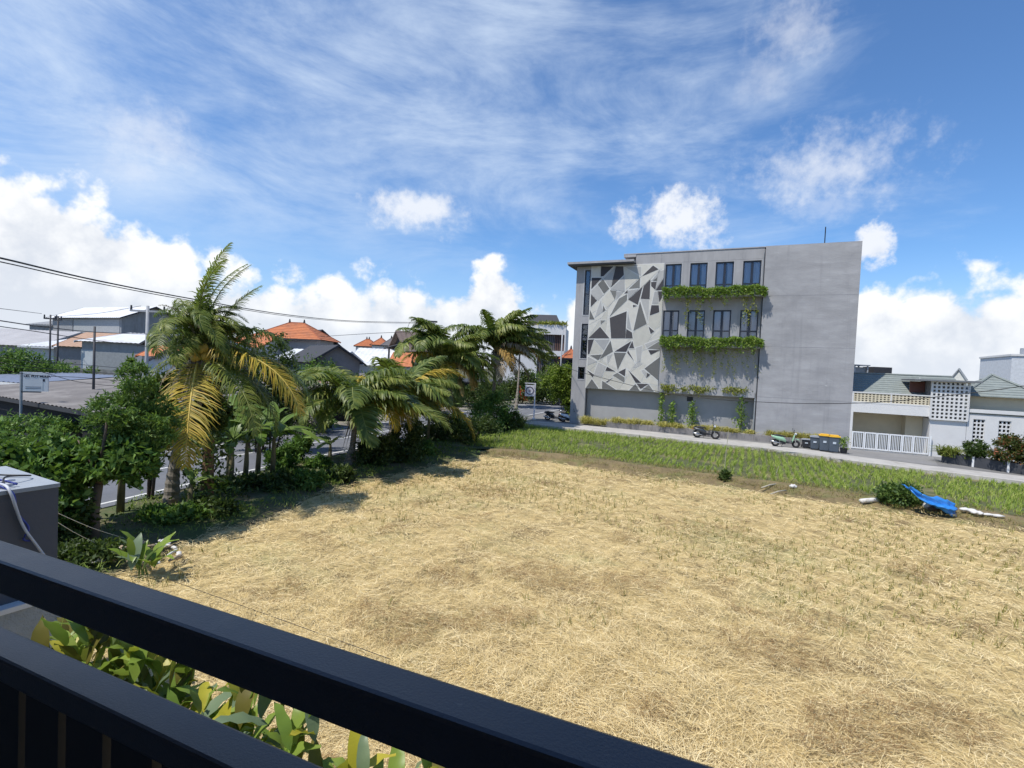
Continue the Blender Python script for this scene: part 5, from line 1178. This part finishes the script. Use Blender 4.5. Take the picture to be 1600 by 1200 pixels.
def building(name, label, xl, xr, ye, Yl, Yr, depth, zr, roof, wallm, roofm, over=.4, openings=(), fascia=None, cat='house', group='houses beyond the road', zw=None, ridge_t=.5):
    """front eave from sighted (xl) at Yl to (xr) at Yr; ye may be a pair; zr ridge height above the eave"""
    yl, yr = ye if isinstance(ye, tuple) else (ye, ye)
    p0, p1 = A(xl, yl, Yl), A(xr, yr, Yr); ze = (p0.z + p1.z) / 2; v = (p1 - p0); L = math.hypot(v.x, v.y); rz = math.atan2(v.y, v.x)
    t = thing(name, label, cat, (p0.x, p0.y, 0), rz, group)
    zw = zw if zw is not None else ze
    if roof == 'gable_y':
        b = MB().prism([(0, 0, 0), (L, 0, 0), (L, 0, zw), (L / 2, 0, zw + zr - .05), (0, 0, zw)], (0, depth, 0)); b.build('wall', wallm, t)
        k = zr / (L / 2)
        for sx, x in ((-1, -over), (1, L + over)):
            b = MB(); corr(b, (x, -over, ze - k * over + .06), (x, depth + over, ze - k * over + .06), (L / 2, -over, ze + zr + .06), (L / 2, depth + over, ze + zr + .06)); b.build('roof_slope', roofm, t)
            MB().prism([(x, -over - .05, ze - k * over - .1), (L / 2, -over - .05, ze + zr - .1), (L / 2, -over - .05, ze + zr + .1), (x, -over - .05, ze - k * over + .1)], (0, .045, 0)).build('bargeboard', fascia or roofm, t)
    elif roof == 'gable_x':
        w_ = MB().prism([(0, 0, 0), (0, depth, 0), (0, depth, zw), (0, depth * ridge_t, zw + zr - .05), (0, 0, zw)], (L, 0, 0)); w_.build('wall', wallm, t)
        k = zr / (depth * ridge_t)
        b = MB(); corr(b, (-over, -over, ze - k * over + .06), (L + over, -over, ze - k * over + .06), (-over, depth * ridge_t, ze + zr + .06), (L + over, depth * ridge_t, ze + zr + .06)); b.build('roof_slope', roofm, t)
        b = MB(); corr(b, (L + over, depth + over, ze - .1), (-over, depth + over, ze - .1), (L + over, depth * ridge_t, ze + zr + .06), (-over, depth * ridge_t, ze + zr + .06)); b.build('roof_slope', roofm, t)
        for x in (-over - .05, L + over): MB().prism([(x, -over, ze - k * over - .1), (x, depth * ridge_t, ze + zr - .12), (x, depth + over, ze - .25), (x, depth + over, ze - .05), (x, depth * ridge_t, ze + zr + .08), (x, -over, ze - k * over + .1)], (.045, 0, 0)).build('bargeboard', fascia or roofm, t)
    elif roof == 'shed':
        MB().prism([(0, 0, 0), (0, depth, 0), (0, depth, zw + zr - .06), (0, 0, zw - .06)], (L, 0, 0)).build('wall', wallm, t)
        b = MB(); k = zr / depth; corr(b, (-over, -over, ze - k * over + .05), (L + over, -over, ze - k * over + .05), (-over, depth + over, ze + zr + k * over + .05), (L + over, depth + over, ze + zr + k * over + .05), .45, .05); b.build('roof_slope', roofm, t)
        MB().box((-over, -over - .04, ze - k * over - .14), (L + over, -over - .0, ze - k * over + .04)).build('fascia', fascia or roofm, t)
    elif roof == 'hip':
        MB().box((0, 0, 0), (L, depth, zw)).build('wall', wallm, t); o = over; h = min(depth, L) / 2
        R0, R1 = (h, depth / 2, ze + zr), (L - h, depth / 2, ze + zr); c4 = [(-o, -o, ze), (L + o, -o, ze), (L + o, depth + o, ze), (-o, depth + o, ze)]
        for e0, e1, q0, q1 in ((c4[0], c4[1], R0, R1), (c4[1], c4[2], R1, R1), (c4[2], c4[3], R1, R0), (c4[3], c4[0], R0, R0)):
            b = MB(); n = 10; E0, E1, Q0, Q1 = map(Vector, (e0, e1, q0, q1))
            for i in range(n):
                a, c = i / n, (i + 1) / n; u_ = Vector((0, 0, .05)); b.poly([E0.lerp(Q0, a) + u_, E1.lerp(Q1, a) + u_, E1.lerp(Q1, c), E0.lerp(Q0, c)]).poly([E0.lerp(Q0, a), E1.lerp(Q1, a), E1.lerp(Q1, a) + u_, E0.lerp(Q0, a) + u_])
            b.build('roof_slope', roofm, t)
        rd = MB()
        for e, q in zip(c4, (R0, R1, R1, R0)): rd.tube([e, q], .09, 6)
        rd.tube([R0, R1], .1, 6).build('ridge_cap', mat('ridge_tile', (.30, .09, .04), .8) if roofm is M_ORANGE else roofm, t)
        for q in (R0, R1): MB().tube([q, (q[0], q[1], q[2] + .45)], [.16, .06], 8).build('finial', M_DARKR, t)
        MB().box((-o, -o - .02, ze - .16), (L + o, -o + .05, ze - .01)).build('fascia', M_DARKR, t)
    for kind_, a, c, z0, z1, m in openings:
        f = MB().box((L * a, -.06, z0), (L * c, -.004, z1)).build(kind_, m, t)
    return t
WIN = ('window', )
# far sheds at the left
building('warehouse', 'large grey metal warehouse with a white roof behind the left rooftops', 82, 190, (494, 496), 84, 76, 9, 2.0, 'gable_x', M_GREYW, M_ZINC, .6, fascia=M_DARKR, cat='warehouse', openings=[('wall_sheet', .01, .32, 3, 9.3, mat('sheet_a', (.28, .285, .29), .7)), ('wall_sheet', .34, .98, 3, 9.2, mat('sheet_b', (.36, .37, .37), .7))])
building('warehouse_annex', 'open sided lean-to at the left end of the grey warehouse', 46, 82, (516, 498), 84, 84, 8, 1.5, 'shed', M_GREYW, M_GREYW, .3, cat='shed')
building('long_shed', 'wide pale roofed shed at the far left edge', -90, 55, (533, 540), 62, 62, 12, 2.0, 'gable_x', M_GREYW, mat('weathered_pale_roof', (.36, .35, .35), .8, .12, .6), .5, cat='shed')
building('white_shed', 'low shed with bright white sheet roof left of the tiled roof', 38, 84, (546, 536), 58, 58, 9, 1.5, 'shed', M_BLUEW, M_ZINC, .4, cat='shed', openings=[('doorway', .3, .95, .2, 3.2, M_DARKIN)])
building('faded_tile_house', 'house with faded peach tile roof between two white sheds', 92, 170, 541, 56, 56, 8, 1.6, 'gable_x', M_BLOCK, M_PEACH, .4, openings=[('window', .08, .22, 1.2, 2.6, M_DARKIN), ('door', .35, .47, .2, 2.6, M_DARKIN), ('window', .6, .75, 1.2, 2.6, M_DARKIN)])
building('zinc_shed', 'broad white roofed shed with blue grey sheet wall', 128, 268, (535, 536), 48, 46, 10, 1.05, 'gable_x', M_GREYW, M_ZINC, .4, cat='shed', openings=[('wall_sheet', .0, .14, .3, 4.6, M_BLUEW), ('wall_sheet', .16, .70, .3, 4.5, mat('sheet_c', (.25, .265, .27), .7))])
building('gable_shop', 'small dark gabled roof above orange tiles by the concrete pole', 228, 275, 538, 44, 43, 6, .8, 'gable_y', M_DARKR, M_DARKR, .4)
building('orange_shop', 'small shop with orange tile roof left of the nearest palm', 222, 262, (556, 556), 41, 41, 5, .9, 'gable_x', M_BLUEW, M_ORANGE, .3)
building('pale_blue_shop', 'pale blue grey shop wall with dark gable behind the nearest palm', 242, 284, (560, 562), 38, 38, 4, .6, 'gable_y', M_BLUEW, M_DARKR, .25, openings=[('window', .5, .68, 1.3, 2.6, M_DARKIN), ('door', .74, .95, .2, 2.6, mat('teal_door', (.14, .22, .22), .6))])
building('orange_roof_house', 'two level house with large orange hipped tile roof', 400, 496, (529, 529), 61, 61, 5.5, 2.1, 'hip', mat('grey_house_wall', (.30, .30, .31), .8), M_ORANGE, .7, openings=[('window_band', .45, .98, 2.6, 3.9, mat('pale_band', (.45, .46, .47), .7))])
building('lower_orange_house', 'lower orange tile roof beside the two level orange roof house', 352, 402, (541, 541), 56, 56, 7, 1.2, 'gable_x', WHITE, M_ORANGE, .4)
building('black_gable_house', 'house with tall black gable behind the orange roof', 452, 545, (552, 552), 64, 69, 10, 3.0, 'gable_y', M_DARKR, M_DARKR, .5)
building('white_roof_hall', 'hall with long white sheet roof below the orange roof', 436, 520, (562, 561), 50, 50, 9, 1.0, 'gable_x', M_BLUEW, M_ZINC, .4, cat='hall')
building('block_gable_house', 'grey block gable house with dark verge in front of white roofs', 488, 562, (562, 566), 44, 46.5, 8, 1.35, 'gable_y', M_BLOCK, M_DARKR, .45, fascia=M_DARKR)
building('far_white_hall', 'far white roof between the block gable and the brown roof', 545, 672, (572, 570), 58, 58, 10, 1.9, 'gable_x', WHITE, M_ZINC, .4, cat='hall')
for x0, x1, y, Y, m, lb in ((556, 586, 541, 92, M_ORANGE, 'small orange temple roof far off, the left of the pair'), (581, 603, 539, 90, M_ORANGE, 'small orange temple roof far off, the right of the pair'), (598, 618, 540, 88, mat('grey_thatch', (.16, .15, .15), .9), 'small grey temple roof beside the orange ones')):
    building('temple_roof', lb, x0, x1, y, Y, Y, 3.0, 1.35, 'hip', WHITE, m, .3, group='small far temple roofs', cat='shrine')
building('brown_roof_house', 'house with brown sloping roof behind the tall palm', 640, 705, (548, 548), 56, 58, 9, 2.2, 'gable_x', M_DARKIN, mat('brown_roof', (.13, .095, .08), .85, .15, 2), .6)
building('small_orange_house', 'small orange roof corner peeping behind the yellowing palm', 610, 640, (571, 571), 52, 52, 5, 1.3, 'gable_x', WHITE, M_ORANGE, .3)
# sheds right by the road
building('roadside_stall', 'long low roadside stall with weathered grey sheet roof at the left', -60, 152, (608, 643), 30.5, 22.3, 13, 1.0, 'shed', M_DARKIN, M_OLD, .35, fascia=M_DARKR, cat='stall')
building('rear_stall', 'second weathered sheet roof behind the leafy tree', 152, 262, (632, 622), 27, 28, 9, .8, 'shed', M_DARKIN, M_OLD, .3, cat='stall')
building('blue_roof_stall', 'blue grey flat roof strip behind the white notice board', -70, 36, (592, 598), 36, 34, 6, .4, 'shed', M_DARKIN, mat('blue_grey_roof', (.16, .19, .26), .6), .3, fascia=WHITE, cat='stall')
building('rusty_stall', 'rusty sheet roofed stall across the road behind the short palm', 448, 552, (620, 612), 37, 38, 9, 1.0, 'shed', M_DARKIN, M_RUST, .4, cat='stall')
building('grey_flat_stall', 'small grey roofed stall behind the rusty one', 498, 562, (596, 594), 46, 46, 7, .5, 'shed', M_DARKIN, M_OLD, .3, cat='stall')
building('dark_shopfront', 'long dark shopfront across the road beyond the tall palms', 690, 825, (596, 600), 72, 74, 5, .3, 'shed', M_DARKIN, M_DARKR, .3, cat='shop')
building('dark_shopfront', 'dark open shed behind the nearest palm fronds across the road', 300, 450, (632, 624), 33, 36, 6, .5, 'shed', M_DARKIN, M_OLD, .3, cat='shop')
wl = thing('roadside_wall', 'low concrete wall across the road behind the leafy tree', 'wall', A(100, 575, 44) * 1, 0)
wl.location.z = 0; MB().box((0, 0, 0), (8.5, .25, 3.0)).build('wall_body', mat('stained_wall', (.27, .27, .26), .9, .2, 1.4, stain=((.1, .1, .09), 1, .5, .7, .7)), wl)
# white modern house
mh = thing('modern_house', 'white three storey modern house with dark louvred balconies', 'house', (A(800, 590, 78).x, 78, 0), -.18)
q = NG(MATS['white_paint'].node_tree)
def Zy(x, y, Y): return A(x, y, Y).z
zt, zb_ = Zy(830, 508, 78), 0
LOUV = mat('dark_louvre', (.075, .07, .075), .7, .15, 4)
MB().box((-1.5, 0, 0), (3.7, 9, zt)).build('left_block', WH, mh)
MB().box((3.7, .6, 0), (7.6, 9, zt - .1)).build('right_block', WH, mh)
fl = [Zy(850, y, 78) for y in (518, 523, 548, 556, 582)]
MB().box((3.72, -.25, fl[1]), (7.9, .59, zt + .1)).build('parapet', WH, mh)
MB().box((3.72, -.3, fl[3]), (7.9, .59, fl[2])).build('balcony_slab', WH, mh)
MB().box((3.72, -.2, .1), (7.8, .59, .8)).build('base_plinth', WH, mh)
for z0, z1 in ((fl[2] + .02, fl[1] - .02), (.85, fl[3] - .02)):
    MB().box((3.74, .45, z0), (7.7, .585, z1)).build('balcony_recess', LOUV, mh)
    for i in range(14): MB().box((3.8 + i * .28, .2, z0), (3.95 + i * .28, .3, z1)).build('louvre', mat('louvre_blade', (.14, .125, .125), .7) if i < 9 else mat('brown_louvre', (.12, .065, .05), .7), mh)
MB().box((7.7, -.3, 0), (7.9, .2, zt)).build('corner_post', WH, mh)
zz = Zy(835, 487, 78)
b = MB().prism([(1.6, 2, zt + .02), (6.8, 2, zt + .02), (5.9, 4.5, zz), (1.6, 4.5, zz)], (0, .05, 0)); b.build('roof_slope', M_DARKR, mh)
MB().prism([(1.6, 2.1, zt + .02), (6.7, 2.1, zt + .02), (6.7, 7, zt + .02), (1.6, 7, zt + .02)], (0, 0, .4)).poly([(6.8, 2, zt + .02), (6.8, 7, zt + .02), (5.9, 4.5, zz)]).build('attic', mat('attic_wood', (.10, .07, .05), .8), mh)
MB().box((.6, -.02, zt - 1.5), (2.2, -.002, zt - 1.0)).build('wall_vent', mat('vent_grey', (.3, .3, .3), .8), mh)
V, F = leaf_geo(np.column_stack([rng.uniform(3.7, 7.9, 700), rng.uniform(-.35, .4, 700), zt + rng.uniform(.0, .5, 700)]), .3, .15); npmesh('roof_greenery', V, F, VINE_S, mh)
building('orange_pavilion', 'orange roofed pavilion with dark post left of the grey building', 884, 906, (560, 560), 66, 66, 5, 1.3, 'hip', M_DARKIN, M_ORANGE, .4, cat='pavilion')
# red parasol-like kiosk and white items by the far roadside
kk = thing('red_cabinet', 'red and white drinks cabinet beside the emblem sign', 'cabinet', A(818, 628, 72), .2); kk.location.z = .15
KR = mat('red_cabinet', (.42, .035, .03), .5); MB().box((-.55, -.4, 0), (.55, .4, 1.9)).build('body', KR, kk, bevel=.05); MB().box((-.5, -.42, .9), (.5, -.402, 1.25)).build('white_panel', WHITE, kk); MB().box((-.58, -.43, 1.9), (.58, .43, 2.15)).build('top', KR, kk); MB().box((-1.3, -.3, 0), (-.7, .2, 1.1)).build('side_box', WHITE, kk)
ab = thing('sandwich_board', 'plain white notice panel standing under the tall palm', 'sign', G(722, 668), .3)
MB().box((-.24, -.03, .15), (.24, .03, 1.0)).build('panel', WHITE, ab); MB().box((-.22, -.02, 0), (-.17, .02, .15)).box((.17, -.02, 0), (.22, .02, .15)).build('foot', STEEL, ab)
# right side background
building('pointed_gable', 'white pointed gable rising behind the white house roof', 1485, 1510, (592, 593), 60, 58.9, .5, 1.2, 'gable_y', mat('bright_gable', (.66, .66, .60), .8), mat('gable_edge', (.30, .32, .33), .7), .1, group='roofs behind the white house')
tb = thing('tall_white_block', 'tall plain white block at the right edge behind the white house', 'building', A(1578, 600, 52), RZ, 'roofs behind the white house'); tb.location.z = 0
zt_ = Zy(1580, 556, 52); MB().box((0, 0, 0), (9, 8, zt_)).build('wall', mat('pale_block', (.58, .60, .62), .8), tb); MB().box((-.1, -.1, zt_ + .002), (9.1, 8.1, zt_ + .2)).build('coping', WH, tb)
MB().box((1.2, 1.5, zt_ + .2), (1.5, 1.8, zt_ + .9)).build('vent', STEEL, tb)
for x0, x1, y0, m, lb in ((1334, 1356, 571, mat('pale_tank_stand', (.45, .46, .47), .7), 'pale rooftop water tank stand beside the grey building'), (1365, 1393, 573, M_DARKR, 'dark rooftop box above the white house roof')):
    p, q = A(x0, 590, 46), A(x1, 590, 46); t = thing('rooftop_box', lb, 'rooftop box', (p.x, p.y, 0), 0); z1 = Zy(x0, y0, 46)
    w_ = q.x - p.x
    if m is M_DARKR: MB().box((0, 0, 4.0), (w_, 1.5, z1)).build('box', m, t)
    else:
        for i in range(2):
            for j in range(2): MB().box((i * (w_ - .1), j * 1.2, 4.0), (i * (w_ - .1) + .1, j * 1.2 + .1, z1)).build('leg', m, t)
        MB().box((-.1, -.1, z1 + .002), (w_ + .1, 1.4, z1 + .1)).build('top', STEEL, t); MB().box((.12, .15, 4.2), (w_ - .12, 1.1, z1 - .12)).build('tank', M_GREYW, t)

# ------------------------------------------------------------------ planting beyond the road
def hedge(label, x, y, Y, rx, h, m=LEAFD, n=3000, leaf=.22, name='far_bush', group='trees and bushes beyond the road', z0=0):
    p = A(x, y, Y); zt = p.z; p.z = z0; hh = max(.6, zt - z0)
    e = [((0, 0, hh * .55), (rx, rx * .7, hh * .5)), ((rx * .5, .3, hh * .75), (rx * .55, rx * .5, hh * .3)), ((-rx * .5, 0, hh * .6), (rx * .5, rx * .5, hh * .38))]
    return bush(name, label, p, e, n, leaf, m, 'tree' if hh > 3 else 'bush', group, nclump=60, clump=.15)
hedge('dark tree at the far left edge behind the sheet roofs', 18, 545, 40, 2.4, 0, LEAF1, 5000)
hedge('low green bushes behind the notice board', 75, 566, 42, 3.0, 0, LEAF1, 4200)
hedge('dark leafy tree right of the nearest palm crown', 405, 520, 24, 1.5, 0, LEAFD, 5200, .17)
hedge('dark bush under the dark leafy tree', 425, 590, 24, 1.3, 0, LEAFD, 4000, .15)
hedge('spiky green shrub before the block gable house', 470, 575, 33, 1.6, 0, LEAF1, 4200, .18)
hedge('bare twiggy grey shrub beside the rusty stall', 470, 605, 30, 1.4, 0, leafmat('grey_twigs', [(0, (.10, .09, .08)), (1, (.26, .24, .21))], .1), 2400, .12)
hedge('green bush across the road below the grey shrub', 480, 640, 31, 1.6, 0, LEAF1, 3600, .17)
hedge('low green tree in front of the white roof hall', 490, 560, 44, 1.6, 0, LEAF1, 2600, .2)
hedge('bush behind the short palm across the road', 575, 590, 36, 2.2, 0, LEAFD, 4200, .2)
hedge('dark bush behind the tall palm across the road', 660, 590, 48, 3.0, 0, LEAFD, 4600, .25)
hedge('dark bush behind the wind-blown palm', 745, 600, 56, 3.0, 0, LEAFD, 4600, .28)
hedge('green garden trees in front of the white modern house', 850, 583, 70, 3.0, 0, LEAF1, 4200, .3)
hedge('dark bush behind the stall left of the nearest palm', 300, 590, 28, 2.0, 0, LEAFD, 5000, .18)
hedge('roadside bush behind the banana clump across the road', 355, 625, 27, 1.6, 0, LEAFD, 3600, .17)
hedge('dark thicket across the road at the far left', 30, 655, 22, 2.2, 0, LEAF1, 5200, .16)
hedge('thicket across the road behind the leafy tree', 235, 655, 25, 1.4, 0, LEAF1, 3000, .16)

# ------------------------------------------------------------------ poles, wires, notice board
POLE = mat('concrete_pole', (.34, .35, .36), .85, .12, 2); POLED = mat('dark_pole', (.05, .05, .055), .7)
def pole(label, x, ytop, Y, arm=0, m=POLE, r=.13, arm_y=None, ins=True):
    p = A(x, ytop, Y); t = thing('utility_pole', label, 'utility pole', (p.x, p.y, 0), 0, 'utility poles')
    MB().tube([(0, 0, 0), (0, 0, p.z)], [r, r * .75], 10).build('shaft', m, t, True)
    if arm:
        za = p.z - .35; MB().box((-arm, -.06, za - .06), (arm, .06, za + .06)).build('crossarm', m, t)
        for sx in (-arm, 0, arm): MB().tube([(sx * .95, 0, za + .06), (sx * .95, 0, za + .36)], [.07, .05], 8).build('insulator', POLED, t)
    return p
pA = pole('grey concrete pole with crossarm left of the nearest palm', 231, 478, 34, 1.15)
pole('dark thin pole standing before the zinc shed', 148, 510, 30, 0, POLED, .08)
pole('left one of two dark poles before the warehouse', 79, 492, 48, .6, POLED, .09); pole('right one of two dark poles before the warehouse', 91, 494, 47, .3, POLED, .09)
pB = pole('dark crossarm pole rising behind the tall palm', 672, 503, 50, .0, POLED, .2)
t_ = MB().box((pB.x - 1.3, pB.y - .1, pB.z - .05), (pB.x + .7, pB.y + .1, pB.z + .12)).build('pole_crossarm', POLED); tag(t_, 'long dark crossarm on the pole behind the tall palm', 'crossarm')
t_ = MB().box((pB.x - 1.1, pB.y - .25, pB.z - 1.1), (pB.x + .2, pB.y + .25, pB.z - .95)).tube([(pB.x + .3, pB.y, pB.z - 1.5), (pB.x + .3, pB.y, pB.z - .8)], .35, 10).build('transformer', POLED); tag(t_, 'small transformer bracket below the long crossarm', 'transformer')
pole('grey metal pole at the right corner of the white modern house', 879, 516, 66, 0, POLE, .12)
lp = A(608, 543, 48); sgp = thing('street_lamp', 'dark street lamp with short arm behind the short palm', 'street lamp', (lp.x, lp.y, 0))
MB().tube([(0, 0, 0), (0, 0, lp.z)], .09, 8).build('post', POLED, sgp); MB().tube([(-.5, 0, lp.z - .1), (1.0, 0, lp.z + .35)], .07, 8).build('lamp_head', POLED, sgp)
def wire(label, pts, r=.02, m=CK, group='overhead wires'):
    P = [A(*p) for p in pts]; return cable('overhead_wire', label, P, r, m, 'wire', group)
wire('thick overhead cable pair sweeping from top left, the upper line', [(-60, 393, 10), (0, 403, 11), (150, 438, 15), (300, 467, 20), (450, 492, 29), (560, 502, 38), (672, 504, 50)], .022)
wire('thick overhead cable pair sweeping from top left, the lower line', [(-60, 400, 10), (0, 409, 11), (150, 442, 15), (300, 470, 20), (450, 494, 29), (560, 503.5, 38), (672, 505.5, 50)], .014)
wire('dark overhead wire crossing the warehouse', [(-60, 492, 16), (0, 501, 18), (70, 511, 22), (150, 519, 27), (231, 522, 34)], .022)
wire('dark overhead wire below the first one at the left', [(-60, 500, 17), (0, 510, 19), (50, 517, 22), (150, 532, 27), (270, 546, 36)], .018)
wire('thin overhead wire at the far left joining the two dark poles', [(-60, 475, 30), (0, 482, 36), (65, 490, 48)], .022)
wire('thin wire rising to the concrete pole crossarm', [(85, 495, 47), (150, 490, 40), (220, 478, 34)], .015)
wire('thin wire leaving the concrete pole to the right', [(241, 480, 34), (270, 491, 36), (300, 500, 38)], .015)
wire('thin wire between the tall palm pole and the roofs', [(500, 526, 60), (580, 521, 56), (650, 518, 51), (672, 516, 50)], .025)
for i, (y0, y1) in enumerate(((557, 572), (566, 582), (578, 592), (571, 600))):
    wire('sagging service wire over the stall roofs, number %s from the top' % ('one', 'two', 'three', 'four')[i], [(0, y0, 20), (60, y0 + 9, 21), (130, y1 - 2, 24), (220, y1 + 6, 28)], .012)
wire('black cable sagging across the front of the grey building', [(842, 560, 50), (890, 576, 44), (916, 584, 41), (1030, 612, 36.5), (1110, 623, 34.5), (1187, 628, 32), (1260, 630.5, 30), (1330, 630, 28), (1394, 627, 26), (1500, 616, 24), (1600, 603, 22.5), (1680, 590, 21)], .02)
for i, x in enumerate((640, 651, 656)):
    wire(('left', 'middle', 'right')[i] + ' drooping service cable under the long crossarm', [(x, 504, 49.6), (x - 3 + 4 * i, 515, 49.6), (x + 4, 524, 49.6), (x + 10, 536, 49.6)], .018)
# notice board
nb = A(33, 615, 24); sgn = thing('notice_board', 'white lettered notice board on a steel post by the roadside', 'sign', (nb.x, nb.y, 0), math.radians(24))
zt_, zb2 = A(33, 581, 24).z, A(33, 611, 24).z
MB().tube([(0, 0, 0), (0, 0, zt_)], .06, 8).build('post', STEEL, sgn)
bd = MB().box((.07, -.05, zb2), (1.0, .05, zt_)).build('board', WHITE, sgn)
MB().box((.02, -.055, zb2 - .06), (.72, .055, zb2 - .003)).build('bottom_bar', POLED, sgn)
INK = mat('dark_lettering', (.03, .03, .05), .7)
def text(s, size, loc, parent, m, name='lettering'):
    cu = bpy.data.curves.new(name, 'FONT'); cu.body = s; cu.size = size; cu.extrude = .002; cu.offset = .006
    o = bpy.data.objects.new('tmp_text', cu); C.objects.link(o); bpy.context.view_layer.update()
    me = bpy.data.meshes.new_from_object(o.evaluated_get(bpy.context.evaluated_depsgraph_get())); bpy.data.objects.remove(o)
    q = link(name, me, m, parent); q.location = loc; q.rotation_euler = (math.pi / 2, 0, 0); return q
hb_ = zt_ - zb2
text('UD. POT MULIA', .14, (.10, -.054, zb2 + hb_ * .74), bd, INK)
for z, x1 in ((.22, .74), (.14, .74)): MB().box((.17, -.054, zb2 + hb_ * z), (x1, -.0505, zb2 + hb_ * z + .02)).build('printed_line', INK, bd)
MB().box((.80, -.054, zb2 + hb_ * .02), (.815, -.0505, zb2 + hb_ * .5)).build('printed_line', mat('pale_ink', (.35, .4, .42), .7), bd)
MB().box((.80, -.054, zb2 + hb_ * .52), (.88, -.0505, zb2 + hb_ * .66)).build('printed_mark', INK, bd)
# fence post on the verge and roadside guard rail
o = MB().tube([(0, 0, 0), (0, 0, 1.0)], .07, 8).build('verge_post', mat('old_post', (.10, .09, .08), .9)); o.location = G(236, 777); tag(o, 'short dark post on the verge before the road line', 'post')
